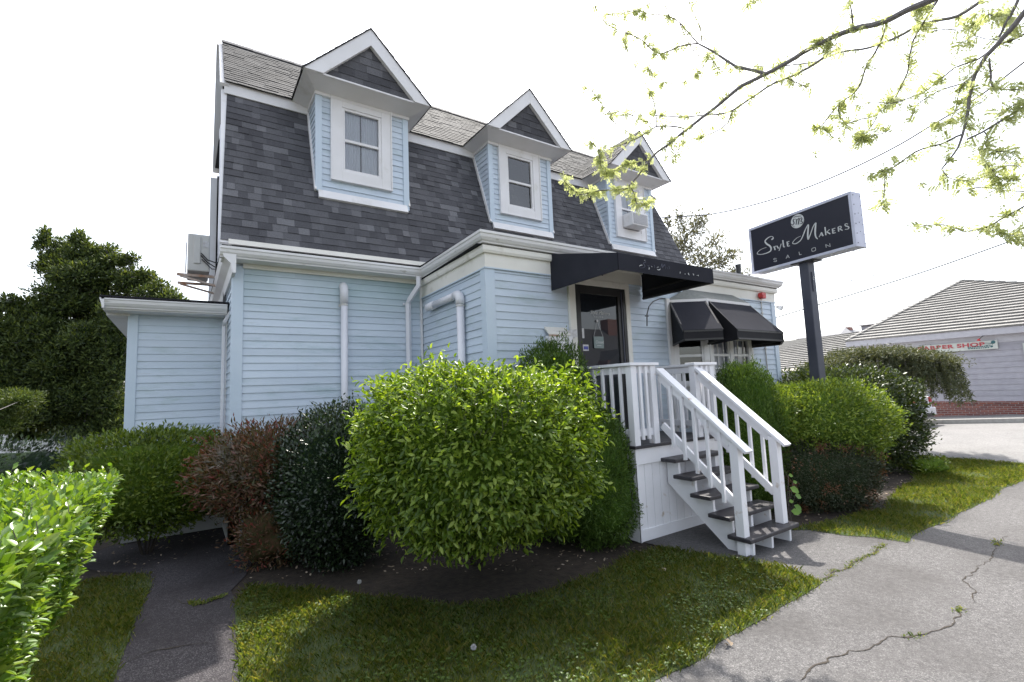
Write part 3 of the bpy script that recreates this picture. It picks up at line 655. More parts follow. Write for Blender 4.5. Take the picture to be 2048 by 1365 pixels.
# gutters : outer line of porch + main eave, one continuous run
gp = [(.32,7.0),(3.02,7.0),(2.945,4.985),(10.06,4.985),(10.06,7.2)]
prof = [(.0,3.775),(.0,3.745),(-.012,3.735),(-.018,3.70),(-.040,3.668),(-.058,3.655),(-.065,3.637),(-.135,3.637),(-.135,3.775),(-.128,3.775),(-.128,3.70),(-.02,3.765),(-.008,3.775)]
mb = MB(); mb.sweep([(o_+.0, z) for o_, z in prof[:9]], gp); mb.build('gutter', M['gutter'], house)
mb = MB()
mb.poly([(2.96,5.0,3.772),(10.05,5.0,3.772),(10.05,7.4,3.80),(3.02,7.4,3.80)]); mb.poly([(2.96,5.1,3.63),(10.0,5.1,3.63),(10.0,7.3,3.63),(3.1,7.3,3.63)][::-1])
mb.build('porch_roof', M['underlay'], house)
# main eave soffit, fascia and the pale board under the shingles
mb = MB()
mb.box((.34,7.10,3.635), (3.10,7.34,3.655)); mb.box((.42,7.19,3.860), (3.2,7.28,3.925)); mb.box((HL+.1,7.29,3.575), (3.17,7.33,3.634))
mb.build('soffit', M['cream'], house)
mb = MB()   # cornice returning along the end wall
mb.sweep([(0,3.44),(.04,3.44),(.06,3.56),(.14,3.64),(.165,3.74),(0,3.74)][::1], [(HL,YM-.3),(HL,12.3)][::-1])
mb.build('cornice', M['white'], house)
mb = MB(); mb.box((.46,7.24,3.64), (3.15,7.29,3.859)); mb.build('gap_shade_strip', M['underlay'], house)  # dark strip painted in for the shaded gap above the gutter
# ---- mansard and roof
sl = math.hypot(BRK[0]-BOT[0], BRK[1]-BOT[1]); vdir = np.array([0,(BRK[0]-BOT[0])/sl,(BRK[1]-BOT[1])/sl]); ndir = np.array([0,-vdir[2],vdir[1]])
mb = MB()
mb.poly([(.36,BOT[0],BOT[1]),(10.68,BOT[0],BOT[1]),(10.16,BRK[0],BRK[1]),(.44,BRK[0],BRK[1])], 1)
mb.poly([(10.68,BOT[0],BOT[1]),(10.68,12.4,BOT[1]),(10.16,11.43,BRK[1]),(10.16,BRK[0],BRK[1])], 1)
mb.poly([(.36,12.4,BOT[1]),(10.68,12.4,BOT[1]),(10.16,11.43,BRK[1]),(.44,11.43,BRK[1])], 1)
mb.poly([(.36,7.23,3.93),(10.68,7.23,3.93),(10.68,12.4,3.93),(.36,12.4,3.93)], 1)
shingles(mb, [(.33,-.03),(10.70,-.03),(10.18,sl),(.42,sl)], (0,BOT[0],BOT[1]), X_, vdir, ndir, course=.124, wmin=.09, wmax=.25)
un = np.array([-.52,BRK[0]-BOT[0],BRK[1]-BOT[1]]); un /= np.linalg.norm(un); rn = np.cross(Y_, np.array([-.52,0,2.55])); rn = np.array([2.55,0,.52]); rn /= np.linalg.norm(rn)
rv = np.array([-.52,0,2.55]); rl = np.linalg.norm(rv); rv /= rl
shingles(mb, [(0,0),(5.15,0),(4.2,rl),(.94,rl)], (10.69,BOT[0],BOT[1]), Y_, rv, rn, course=.124)
mansard = mb.build('mansard_roof', [M['shingle'], M['underlay']], house)
box_part('band_board', (.383,8.13,6.47), (10.19,8.20,6.655), M['white'])
sl2 = math.hypot(RDG[0]-8.10, RDG[1]-6.655); v2 = np.array([0,(RDG[0]-8.10)/sl2,(RDG[1]-6.655)/sl2]); n2 = np.array([0,-v2[2],v2[1]])
mb = MB()
mb.poly([(.40,8.10,6.655),(10.24,8.10,6.655),(10.1,RDG[0],RDG[1]),(.42,RDG[0],RDG[1])], 1)
mb.poly([(.40,11.5,6.655),(10.24,11.5,6.655),(10.1,RDG[0],RDG[1]),(.42,RDG[0],RDG[1])], 1)
mb.poly([(10.24,8.10,6.655),(10.24,11.5,6.655),(10.1,RDG[0],RDG[1])], 1)
mb.poly([(.40,8.1,6.65),(10.24,8.1,6.65),(10.24,11.5,6.65),(.40,11.5,6.65)], 1)
shingles(mb, [(.38,-.02),(10.26,-.02),(10.12,sl2),(.41,sl2)], (0,8.10,6.655), X_, v2, n2, course=.115, wmin=.12, wmax=.32, mi=0)
mb.build('upper_roof', [M['shingle2'], M['underlay']], house)
mb = MB()
for i in range(40):
    x = .40+i*.243; mb.obox((x+.13,9.745,8.395), (.135,0,.002), (0,.05,.053), (0,-.004,.004))
mb.build('ridge_cap', M['shingle'], house)
# rake boards on the left gable end
mb = MB()
for p, q in (((7.22,3.92),(8.20,6.60)),((8.10,6.64),(9.80,8.40)),((9.8,8.40),(11.5,6.64)),((11.44,6.50),(12.4,3.92))):
    mb.bar((.385,p[0]+.02,p[1]-.05), (.405 if p[1] < 6 else .42,q[0]+.02,q[1]-.05), .05, .12, up=(1,0,0))
mb.build('rake_board', M['white'], house)
# ---- dormers
DX = [1.60, 4.735, 7.87]
def window(part, x0, x1, z0, z1, y, ac=False, curtain=True, zmid=None, bot_dark=False):
    """double-hung window in the plane y; x0..z1 is the glazed opening"""
    zm = zmid or (z0+z1)/2
    mb = MB(); fw = .16    # broad flat casing
    cx0, cx1, cz0, cz1 = x0-.175, x1+.175, z0-.17, z1+.17
    for a, b in (((cx0,y-.045,cz0),(x0-.02,y,cz1)), ((x1+.02,y-.045,cz0),(cx1,y,cz1)), ((x0-.02,y-.044,z1+.02),(x1+.02,y,cz1)), ((x0-.02,y-.044,cz0),(x1+.02,y,z0-.02))): mb.box(a, b)
    t = .022
    for a, b in (((cx0-t,y-.06,cz0-t),(cx0,y,cz1+t)), ((cx1,y-.06,cz0-t),(cx1+t,y,cz1+t)), ((cx0,y-.06,cz1),(cx1,y,cz1+t)), ((cx0,y-.06,cz0-t),(cx1,y,cz0))): mb.box(a, b)
    sub(mb, 'window_casing', M['white'], part, bevel=.003)
    mb = MB()
    for a, b in (((x0-.02,y-.03,z0-.02),(x0+.025,y+.03,z1+.02)), ((x1-.025,y-.03,z0-.02),(x1+.02,y+.03,z1+.02)), ((x0+.025,y-.03,z1-.02),(x1-.025,y+.03,z1+.02)), ((x0+.025,y-.03,z0-.02),(x1-.025,y+.03,z0+.03)),
                 ((x0+.025,y-.018,zm-.022),(x1-.025,y+.02,zm+.022))): mb.box(a, b)
    sub(mb, 'window_sash', M['white'], part, bevel=.003)
    mb = MB(); mb.poly([(x0+.02,y+.004,zm),(x1-.02,y+.004,zm),(x1-.02,y+.004,z1),(x0+.02,y+.004,z1)]); mb.poly([(x0+.02,y+.018,z0),(x1-.02,y+.018,z0),(x1-.02,y+.018,zm),(x0+.02,y+.018,zm)])
    sub(mb, 'window_pane', M['glass'], part)
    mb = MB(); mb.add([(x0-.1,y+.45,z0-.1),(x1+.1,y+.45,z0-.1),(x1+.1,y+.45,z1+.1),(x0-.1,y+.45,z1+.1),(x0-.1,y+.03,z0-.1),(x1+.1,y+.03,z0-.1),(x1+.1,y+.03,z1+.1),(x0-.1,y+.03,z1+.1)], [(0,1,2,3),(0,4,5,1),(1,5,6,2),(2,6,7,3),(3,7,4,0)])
    sub(mb, 'unlit_room_backing', M['darkroom'], part)  # shallow box, its dark colour replaces the shade of a room
    if curtain:
        mb = MB(); n = 40; halves = ((x0-.01,(x0+x1)/2-.012),((x0+x1)/2+.012,x1+.01))
        for a, b in halves:
            for i in range(n):
                u0, u1 = a+(b-a)*i/n, a+(b-a)*(i+1)/n; w0, w1 = .005*math.sin(i*1.1), .005*math.sin((i+1)*1.1)
                mb.poly([(u0,y+.055+w0,z0),(u1,y+.055+w1,z0),(u1,y+.055+w1,z1),(u0,y+.055+w0,z1)])
        sub(mb, 'curtain', M['curtain'], part, smooth=True)
def dormer(i):
    x0 = DX[i]; x1 = x0+1.475; y = 7.60; zb, zt = 4.93, 6.62; cx = (x0+x1)/2-.05 if False else (x0+x1)/2
    # front + cheeks
    mb = MB()
    win = (x0+.40, x0+1.00, 5.37, 6.40)
    wx0, wx1, wz0, wz1 = win[0]-.15, win[1]+.15, win[2]-.15, win[3]+.15
    for pg in ([(x0,4.86),(x1,4.86),(x1,wz0),(x0,wz0)], [(x0,wz0),(wx0,wz0),(wx0,wz1),(x0,wz1)], [(wx1,wz0),(x1,wz0),(x1,wz1),(wx1,wz1)], [(x0,wz1),(x1,wz1),(x1,zt),(x0,zt)]):
        siding(mb, pg, (0,y,0), X_, Z_, -Y_, vstart=4.86 if pg[0][1] == 4.86 else 4.86+.1*math.floor((pg[0][1]-4.86)/.1))
        mb.poly([(a,y+.004,b) for a, b in pg])
    yb = lambda z: BOT[0]+(z-BOT[1])*(BRK[0]-BOT[0])/(BRK[1]-BOT[1])
    for X, n in ((x0,-X_),(x1,X_)):
        # triangle in (y,z)
        tri = [(y-.0,4.97),(y-.0,zt),(yb(zt)+.05,zt)]
        siding(mb, tri, (X,0,0), Y_, Z_, n, vstart=4.86); mb.poly([(X,a,b) for a, b in tri])
    d = mb.build('dormer', M['siding'], house)
    if i == 0: d['label'] = 'nearest dormer, leftmost, with a curtained window'
    elif i == 1: d['label'] = 'middle dormer with a half open sash'
    else: d['label'] = 'farthest dormer with a window air conditioner'
    for X, s in ((x0,-1),(x1,1)):
        mb = MB(); mb.box((X-.022 if s < 0 else X-.075,y-.03,4.97 if s < 0 else 4.90), (X+.075 if s < 0 else X+.022,y+.02,zt)); sub(mb, 'corner_board', M['blue_trim'], d, bevel=.003)
        mb = MB(); a = np.array([X+s*.020,y-.002,4.965])+ndir*.022; b = np.array([X+s*.020,yb(zt),zt])+ndir*.022
        mb.bar(a, b, .05, .03, up=(1,0,0)); sub(mb, 'flashing', M['white'], d)
    mb = MB()
    mb.add([(x0+.02,y-.088,4.850),(x1-.02,y-.088,4.850),(x1-.02,y-.030,4.985),(x0+.02,y-.030,4.985),(x0+.02,yb(4.83)+.02,4.83),(x1-.02,yb(4.83)+.02,4.83)], [(0,1,2,3),(0,4,5,1),(0,3,4),(1,5,2)])
    sub(mb, 'sill_flashing', M['white'], d)
    window(d, *win, y-.006, curtain=(i != 1), zmid=win[2]+ (win[3]-win[2])*.5)
    # eave soffit, crown, gable
    ex0, ex1, ey = cx-1.0, cx+1.0, 7.20
    ze = 6.64; zr = 7.64
    mb = MB()
    mb.add([(ex0,ey,ze-.005),(ex1,ey,ze-.005),(ex1,8.25,ze-.005),(ex0,8.25,ze-.005),(ex0,ey,ze+.02),(ex1,ey,ze+.02),(ex1,8.25,ze+.02),(ex0,8.25,ze+.02)], [(0,3,2,1),(0,1,5,4),(0,4,7,3),(1,2,6,5),(4,5,6,7)])
    # sloping cove from body to eave
    mb.poly([(ex0+.03,ey+.03,ze-.006),(x0-.03,y-.05,ze-.075),(x1+.03,y-.05,ze-.075),(ex1-.03,ey+.03,ze-.006)])
    mb.poly([(ex0+.03,ey+.03,ze-.006),(ex0+.03,8.2,ze-.006),(x0-.03,8.2,ze-.075),(x0-.03,y-.05,ze-.075)])
    mb.poly([(ex1-.03,ey+.03,ze-.006),(x1+.03,y-.05,ze-.075),(x1+.03,8.2,ze-.075),(ex1-.03,8.2,ze-.006)])
    mb.box((x0-.035,y-.055,ze-.12), (x1+.035,y-.0,ze-.074)); mb.box((x0-.035,y,ze-.12), (x0-.001,8.15,ze-.074)); mb.box((x1+.001,y,ze-.12), (x1+.035,8.15,ze-.074))
    sub(mb, 'soffit', M['white'], d)
    mb = MB()
    mb.poly([(ex0,ey+.05,ze+.02),(ex1,ey+.05,ze+.02),(cx,ey+.05,zr-.0)], 1)
    shingles(mb, [(ex0+.05,ze+.02),(ex1-.05,ze+.02),(cx,zr-.05)], (0,ey+.05,0), X_, Z_, -Y_, course=.13)
    sub(mb, 'gable_shingles', [M['shingle'], M['underlay']], d)
    # rake boards: mitred at the peak
    mb = MB(); w = .20; s = 1/math.sqrt(2)
    for sg in (-1, 1):
        e = cx+sg*1.015
        out = [(e,ze-.0),(cx,zr+.01),(cx,zr+.01-w*1.42),(e-sg*w*1.42,ze-.0)]
        lo = [(a,ey-.03,b) for a, b in out]; mb.prism(lo if sg < 0 else lo[::-1], (0,.075,0))
    sub(mb, 'rake_board', M['white'], d, bevel=.003)
    # roof planes with shingles
    mb = MB()
    for sg in (-1, 1):
        e = cx+sg*1.014; L = math.hypot(1.014, 1.014); v = np.array([-sg*s,0,s]); nn = np.array([sg*s,0,s])
        yE, yR = 8.35, 9.30
        if sg < 0: poly = [(ey-.045,-.0),(yE,-.0),(yR,L),(ey-.045,L)]
        else: poly = [(ey-.045,0),(yE,0),(yR,L),(ey-.045,L)]
        o_ = np.array([e,0,ze+.002])
        shingles(mb, poly, o_, Y_, v, nn, course=.13, wmin=.2, wmax=.35)
        mb.poly([tuple(o_+Y_*a+v*b) for a, b in poly], 1); mb.poly([tuple(o_+Y_*a+v*b-nn*.010) for a, b in poly], 1)
        mb.poly([tuple(o_+Y_*poly[0][0]), tuple(o_+Y_*poly[3][0]+v*L), tuple(o_+Y_*poly[3][0]+v*L-nn*.010), tuple(o_+Y_*poly[0][0]-nn*.010)], 1)
    sub(mb, 'dormer_roof', [M['shingle2'], M['underlay']], d)
for i in range(3): dormer(i)
# window air conditioner in the third dormer
def window_ac():
    x0, x1, y0, y1, z0, z1 = DX[2]+.44, DX[2]+.96, 7.28, 7.60, 5.42, 5.72
    t = thing('window_air_conditioner', ((x0+x1)/2, y1, z0), 'white window air conditioner in the farthest dormer', 'air conditioner')
    mb = MB(); mb.box((x0,y0,z0), (x1,y1,z1)); mb.build('casing', M['white'], t, bevel=.012)
    mb = MB(); mb.box((x0+.03,y0-.006,z0+.03), (x1-.03,y0-.001,z1-.03)); mb.build('grille', M['acdark'], t)
    mb = MB()
    for k in range(14): z = z0+.04+k*(z1-z0-.08)/13; mb.box((x0+.03,y0-.012,z-.003), (x1-.03,y0-.007,z+.003))
    mb.build('louvre', M['white'], t)
window_ac()
# ---- shed at the left
shed = [(-.66,8.40),(.50,8.40)]
mb = MB(); mb.box((-.66,8.41,0), (.52,12.0,3.05)); w = mb.build('side_shed', M['blue_trim'], house)
mb = MB(); siding(mb, [(-.58,.9),(.46,.9),(.46,3.03),(-.58,3.03)], (0,8.41,0), X_, Z_, -Y_); siding(mb, [(0,.9),(3.6,.9),(3.6,3.03),(0,3.03)], (-.66,12,0), -Y_, Z_, -X_); sub(mb, 'clapboards', M['siding'], w)
mb = MB(); mb.box((-.685,8.385,.9), (-.57,8.50,3.05)); sub(mb, 'corner_board', M['blue_trim'], w, bevel=.003)
mb = MB(); mb.box((.455,8.38,.9), (.495,8.42,3.03)); sub(mb, 'corner_board', M['white'], w)
mb = MB(); mb.box((-.67,8.395,0), (.5,8.45,.9)); mb.box((-.675,8.4,0), (-.6,12,.9)); sub(mb, 'foundation', M['concrete'], w)
mb = MB(); mb.box((-.92,8.10,3.05), (.49,12.0,3.07)); mb.box((-.915,8.38,3.02), (-.66,12,3.049)) ; sub(mb, 'soffit', M['white'], w)
mb = MB(); mb.sweep([(o_, z-.57) for o_, z in prof[:9]], [(-.93,8.0),(.47,8.0)]) ; sub(mb, 'gutter', M['gutter'], w)
mb = MB(); mb.sweep([(0,3.06),(.02,3.06),(.03,3.12),(.05,3.19),(0,3.19)], [(-.90,8.0),(-.90,12)][::-1]); sub(mb, 'fascia', M['white'], w)
mb = MB(); mb.box((-.95,8.0,3.19), (.49,12.0,3.225)); sub(mb, 'flat_roof', M['underlay'], w)
# ---- downspouts
def flatpipe(pts, name='downspout', w=.06, parent=house, mat=None):
    mb = MB(); mb.tube(pts, w/2*1.25, 4, cap=True); return mb.build(name, mat or M['pvc'], parent, bevel=.006)
flatpipe([(3.02,7.06,3.64),(3.02,7.07,3.50),(2.93,7.22,3.30),(2.92,7.275,3.24),(2.915,7.275,.4)], w=.075)
mb = MB(); mb.box((2.845,7.295,3.22), (2.87,7.315,3.25)); mb.build('pipe_strap', M['pvc'], house)
flatpipe([(.52,8.02,3.1),(.44,8.1,2.95),(.44,8.2,2.9),(.44,8.3,.6)], w=.05)
mb = MB(); mb.tube([(.48,8.98,6.42),(.44,8.98,6.42),(.425,8.98,6.36),(.425,8.98,3.8)], .052, 12); mb.tube([(.425,8.98,6.30),(.425,8.98,6.12)], .062, 12); mb.build('downspout', M['pvc'], house)
mb = MB(); mb.tube([(.47,8.6,3.45),(.47,8.6,2.4),(.47,8.62,.9)], .012, 6); mb.tube([(.45,8.75,3.7),(.46,8.72,3.3),(.47,8.7,2.9),(.47,8.7,1.2)], .010, 6); mb.build('conduit', M['blackmetal'], house)
# roof vent stack
mb = MB(); a = onY(1476,530,6.4); mb.tube([(a[0],6.4,3.78),(a[0],6.4,a[2])], .055, 12); mb.tube([(a[0],6.4,a[2]-.05),(a[0],6.4,a[2]+.01)], .065, 12); mb.build('vent_stack', M['blackmetal'], house)

# ================================================================== DOOR, WINDOWS, AWNINGS
def strokes(mb, lines, f, nrm, lift=.003, mi=0):
    """lines: [(pts, halfwidth or list)] in drawing units; f maps drawing point -> world; ribbons with round joints"""
    nrm = np.array(nrm, float)
    for pts, w in lines:
        ws = [w]*len(pts) if np.isscalar(w) else w
        # smooth by Catmull subdivision when more than 3 points
        if len(pts) > 3:
            q, qw = [], []
            for i in range(len(pts)-1):
                p0, p1, p2, p3 = [np.array(pts[max(0, min(len(pts)-1, j))], float) for j in (i-1, i, i+1, i+2)]
                for k in range(5):
                    t = k/5; q.append(.5*((2*p1)+(-p0+p2)*t+(2*p0-5*p1+4*p2-p3)*t*t+(-p0+3*p1-3*p2+p3)*t**3)); qw.append(ws[i]*(1-t)+ws[i+1]*t)
            q.append(np.array(pts[-1], float)); qw.append(ws[-1]); pts, ws = q, qw
        pts = [np.array(p, float) for p in pts]; Lp = []; Rp = []
        for i, p in enumerate(pts):
            d = pts[min(i+1, len(pts)-1)]-pts[max(i-1, 0)]; d = d/max(np.linalg.norm(d), 1e-9); nn = np.array([-d[1], d[0]]); Lp.append(p+nn*ws[i]); Rp.append(p-nn*ws[i])
        a = [f(*p)+nrm*lift for p in Lp]; b = [f(*p)+nrm*lift for p in Rp]
        c = [t-nrm*(lift*.7) for t in a]; d_ = [t-nrm*(lift*.7) for t in b]; n = len(a); vs = a+b+c+d_; fs = []
        for i in range(n-1):
            fs += [(i, n+i, n+i+1, i+1), (i, i+1, 2*n+i+1, 2*n+i), (n+i, 3*n+i, 3*n+i+1, n+i+1)]
        mb.add(vs, fs, mi)
def text_mesh(txt, size, f, nrm, name, mat, parent=None, shear=0, spacing=1, ext=.002, xscale=1.0, subpart=None, bold=0):
    cu = bpy.data.curves.new('txt', 'FONT'); cu.body = txt; cu.size = size; cu.shear = shear; cu.space_character = spacing; cu.offset = bold
    ob = bpy.data.objects.new('txt', cu); me = bpy.data.meshes.new_from_object(ob); bpy.data.objects.remove(ob)
    nrm = np.array(nrm, float); mb = MB(); vs = [f(v.co.x*xscale, v.co.y)+nrm*ext for v in me.vertices]
    mb.add(vs, [tuple(p.vertices) for p in me.polygons]); bpy.data.meshes.remove(me)
    if subpart is not None: return sub(mb, name, mat, subpart)
    return mb.build(name, mat, parent)
# --- entrance door
D0, D1, DZ0, DZ1 = 4.54, 5.55, 1.11, 3.26
mb = MB(); mb.box((D0-.115,YP-.045,1.05), (D0,YP+.02,3.35)); mb.build('door_casing', M['cream'], house, bevel=.004)
mb = MB(); mb.box((D1,YP-.045,1.05), (D1+.085,YP+.02,3.35)); mb.box((D1+.086,YP-.03,1.05), (D1+.105,YP+.0,3.33)); mb.build('door_casing', M['cream'], house, bevel=.004)
mb = MB(); mb.box((D0,YP-.045,DZ1), (D1,YP+.02,3.35)); mb.build('door_casing', M['cream'], house, bevel=.004)
mb = MB()
mb.box((D0,YP-.03,DZ0), (D0+.10,YP+.05,DZ1)); mb.box((D1-.16,YP-.03,DZ0), (D1-.06,YP+.04,DZ1)); mb.box((D1-.055,YP-.035,DZ0), (D1,YP+.05,DZ1)); mb.box((D0+.10,YP-.03,DZ1-.12), (D1-.16,YP+.05,DZ1)); mb.box((D0+.10,YP-.03,DZ0), (D1-.16,YP+.05,DZ0+.22))
door = mb.build('door', M['blackmetal'], house, bevel=.003)
mb = MB(); mb.poly([(D0+.08,YP-.005,DZ0+.2),(D1-.14,YP-.005,DZ0+.2),(D1-.14,YP-.005,DZ1-.1),(D0+.08,YP-.005,DZ1-.1)]); sub(mb, 'door_pane', M['doorglass'], door)
mb = MB(); mb.tube([(D0+.06,YP-.03,2.23),(D0+.06,YP-.07,2.23),(D0+.06,YP-.07,2.12),(D0+.06,YP-.03,2.12)], .009, 6); sub(mb, 'handle', M['blackmetal'], door)
mb = MB(); mb.box((D1-.10,YP-.045,DZ0+.05), (D1-.085,YP-.03,DZ1-.05)); sub(mb, 'door_edge_strip', M['pole'], door)
def doorf(x0, z0): return lambda x, y: np.array([x0+x, YP-.012, z0+y])
text_mesh('Style Makers', .085, doorf(4.83,2.845), -Y_, 'door_lettering', M['signletter'], shear=.35, xscale=.88, subpart=door)
text_mesh('SALON', .032, doorf(4.90,2.80), -Y_, 'door_lettering', M['signletter'], spacing=2.2, subpart=door)
mb = MB(); mb.box((D0+.115,YP-.016,2.31), (D0+.22,YP-.011,2.40)); sub(mb, 'sticker', M['paper'], door)
mb = MB(); mb.box((D0+.125,YP-.019,2.33), (D0+.21,YP-.0165,2.375)); sub(mb, 'sticker', M['stickerblue'], door)
mb = MB(); mb.box((D0+.105,YP-.016,2.49), (D0+.15,YP-.011,2.63)); sub(mb, 'sticker', M['paper'], door)
# hanging sign inside the pane
t = thing('closed_sign', (4.98,YP-.02,2.37), 'small grey Closed sign hanging by a string on the glass door', 'sign')
mb = MB(); mb.box((4.865,YP-.024,2.35), (5.055,YP-.016,2.52)); mb.build('sign_board', M['greysign'], t)
mb = MB(); mb.tube([(4.87,YP-.02,2.52),(4.95,YP-.02,2.755),(5.05,YP-.02,2.52)], .0025, 5); mb.build('string', M['paper'], t)
mb = MB(); mb.tube([(4.95,YP-.028,2.75),(4.95,YP-.014,2.75)], .018, 10); mb.build('suction_cup', M['paper'], t)
text_mesh('Closed', .058, lambda x, y: np.array([4.885+x, YP-.026, 2.42+y]), -Y_, 'lettering', M['signletter'], t, shear=.2)
mb = MB(); mb.box((4.92,YP-.028,2.385), (5.0,YP-.025,2.391)); mb.build('underline', M['signletter'], t)
# box behind the glass, painted near black for the unlit room
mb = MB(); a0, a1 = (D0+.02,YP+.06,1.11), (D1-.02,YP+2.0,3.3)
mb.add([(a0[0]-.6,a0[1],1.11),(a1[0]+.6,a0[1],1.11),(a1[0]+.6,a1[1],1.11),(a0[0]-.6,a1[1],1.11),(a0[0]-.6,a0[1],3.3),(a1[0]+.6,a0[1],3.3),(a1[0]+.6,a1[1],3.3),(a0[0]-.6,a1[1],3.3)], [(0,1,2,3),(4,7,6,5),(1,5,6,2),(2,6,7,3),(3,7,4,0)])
sub(mb, 'unlit_room_backing', M['darkroom'], door)
# house number above the door
text_mesh('0', .12, lambda x, y: np.array([5.03+x, YP-.066, 3.42+y]), -Y_, 'house_number', M['blackmetal'], house)
# --- bay window
bs, bc, be, bw = (6.60,YP), (7.10,4.81), (8.32,4.81), (8.86,YP)
def face(p, q):
    p = np.array([*p,0.]); q = np.array([*q,0.]); u = (q-p)/np.linalg.norm(q-p); return p, u, np.array([u[1],-u[0],0]), np.linalg.norm(q-p)
mb = MB()
bz0, bz1 = 1.75, 3.17
mb.add([(*bs,bz0-.25),(*bc,bz0-.25),(*be,bz0-.25),(*bw,bz0-.25),(*bs,bz0),(*bc,bz0),(*be,bz0),(*bw,bz0)], [(0,1,5,4),(1,2,6,5),(2,3,7,6),(4,5,6,7),(0,3,2,1)])
for (p, q, nn) in ((bs,bc,1), (bc,be,2), (be,bw,1)):
    o_, u, n, L = face(p, q)
    mb.obox(o_+u*L/2+n*.02+Z_*(bz1-.06), u*(L/2+.015), n*.035, Z_*.06); mb.obox(o_+u*L/2+n*.03+Z_*(bz0+.02), u*(L/2+.02), n*.05, Z_*.03)
    for k in range(nn+1):
        s = L*k/nn; s = min(max(s, .045), L-.045); mb.obox(o_+u*s+n*.0+Z_*(bz0+bz1)/2, u*.045, n*.028, Z_*((bz1-bz0)/2-.01))
bay = mb.build('bay_window', M['white'], house)
for (p, q, nn) in ((bs,bc,1), (bc,be,2), (be,bw,1)):
    o_, u, n, L = face(p, q)
    for k in range(nn):
        s0, s1 = L*k/nn+.09, L*(k+1)/nn-.09 if nn == 1 else L*(k+1)/nn-.05
        if nn == 2 and k == 1: s0 -= .04
        mb = MB(); w = .03
        for a, b, c, d in ((s0,s0+w,bz0+.05,bz1-.12), (s1-w,s1,bz0+.05,bz1-.12), (s0+w,s1-w,bz0+.05,bz0+.05+w), (s0+w,s1-w,bz1-.12-w,bz1-.12), (s0+w,s1-w,2.22,2.26)):
            mb.obox(o_+u*(a+b)/2+Z_*(c+d)/2, u*(b-a)/2, n*.014, Z_*(d-c)/2)
        if nn == 2:
            for f_ in (1/3, 2/3): s = s0+(s1-s0)*f_; mb.obox(o_+u*s+Z_*(bz0+bz1-.07)/2, u*.008, n*.006, Z_*((bz1-bz0)/2-.11))
            for z in (2.02, 2.5, 2.75): mb.obox(o_+u*(s0+s1)/2+Z_*z, u*((s1-s0)/2-w), n*.005, Z_*.007)
        sub(mb, 'window_sash', M['white'], bay)
        mb = MB(); mb.poly([tuple(o_+u*a-n*.008+Z_*b) for a, b in ((s0,bz0+.05),(s1,bz0+.05),(s1,bz1-.1),(s0,bz1-.1))]); sub(mb, 'window_pane', M['glass'], bay)
    mb = MB(); N_ = 60
    for i in range(N_):
        a, b = .05+(L-.1)*i/N_, .05+(L-.1)*(i+1)/N_; wa, wb = .018*math.sin(i*1.1), .018*math.sin((i+1)*1.1)
        if nn == 1 and i % 60 > 70: continue
        mb.poly([tuple(o_+u*a-n*(.13+wa)+Z_*(bz0+.02)), tuple(o_+u*b-n*(.13+wb)+Z_*(bz0+.02)), tuple(o_+u*b-n*(.13+wb)+Z_*2.9), tuple(o_+u*a-n*(.13+wa)+Z_*2.9)])
    if nn == 2: sub(mb, 'curtain', M['curtain'], bay, smooth=True)
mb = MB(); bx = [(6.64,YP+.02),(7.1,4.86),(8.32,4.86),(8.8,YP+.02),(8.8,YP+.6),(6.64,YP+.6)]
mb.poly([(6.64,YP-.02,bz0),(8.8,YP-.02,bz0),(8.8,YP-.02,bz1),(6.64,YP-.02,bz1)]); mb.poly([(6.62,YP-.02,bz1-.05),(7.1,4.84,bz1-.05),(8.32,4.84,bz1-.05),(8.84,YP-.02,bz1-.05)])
sub(mb, 'unlit_room_backing', M['darkroom'], bay)  # flat sheets painted dark for the unlit room behind the bay
mb = MB()
A = [np.array([*p, 3.18]) for p in ((6.55,YP-.03),(7.085,4.775),(8.335,4.775),(8.9,YP-.03))]; T = [np.array([7.05,YP-.031,3.39]), np.array([8.42,YP-.031,3.39])]
mb.poly([A[0],A[1],T[0]]); mb.poly([A[1],A[2],T[1],T[0]]); mb.poly([A[2],A[3],T[1]])
for p, q in ((A[0],A[1]),(A[1],A[2]),(A[2],A[3])): mb.poly([p,q,q-Z_*.015,p-Z_*.015])
sub(mb, 'bay_roof', surf('mossy_bay_roof', (.17,.18,.175), (.23,.24,.225), scale=25, rough=.9, bump=.5), bay)
mb = MB(); mb.box((6.50,YP-.05,.95), (6.585,YP-.013,3.19)); mb.build('window_casing', M['white'], house, bevel=.003)
mb = MB(); mb.box((8.875,YP-.05,.95), (8.93,YP-.013,3.19)); mb.build('window_casing', M['white'], house, bevel=.003)
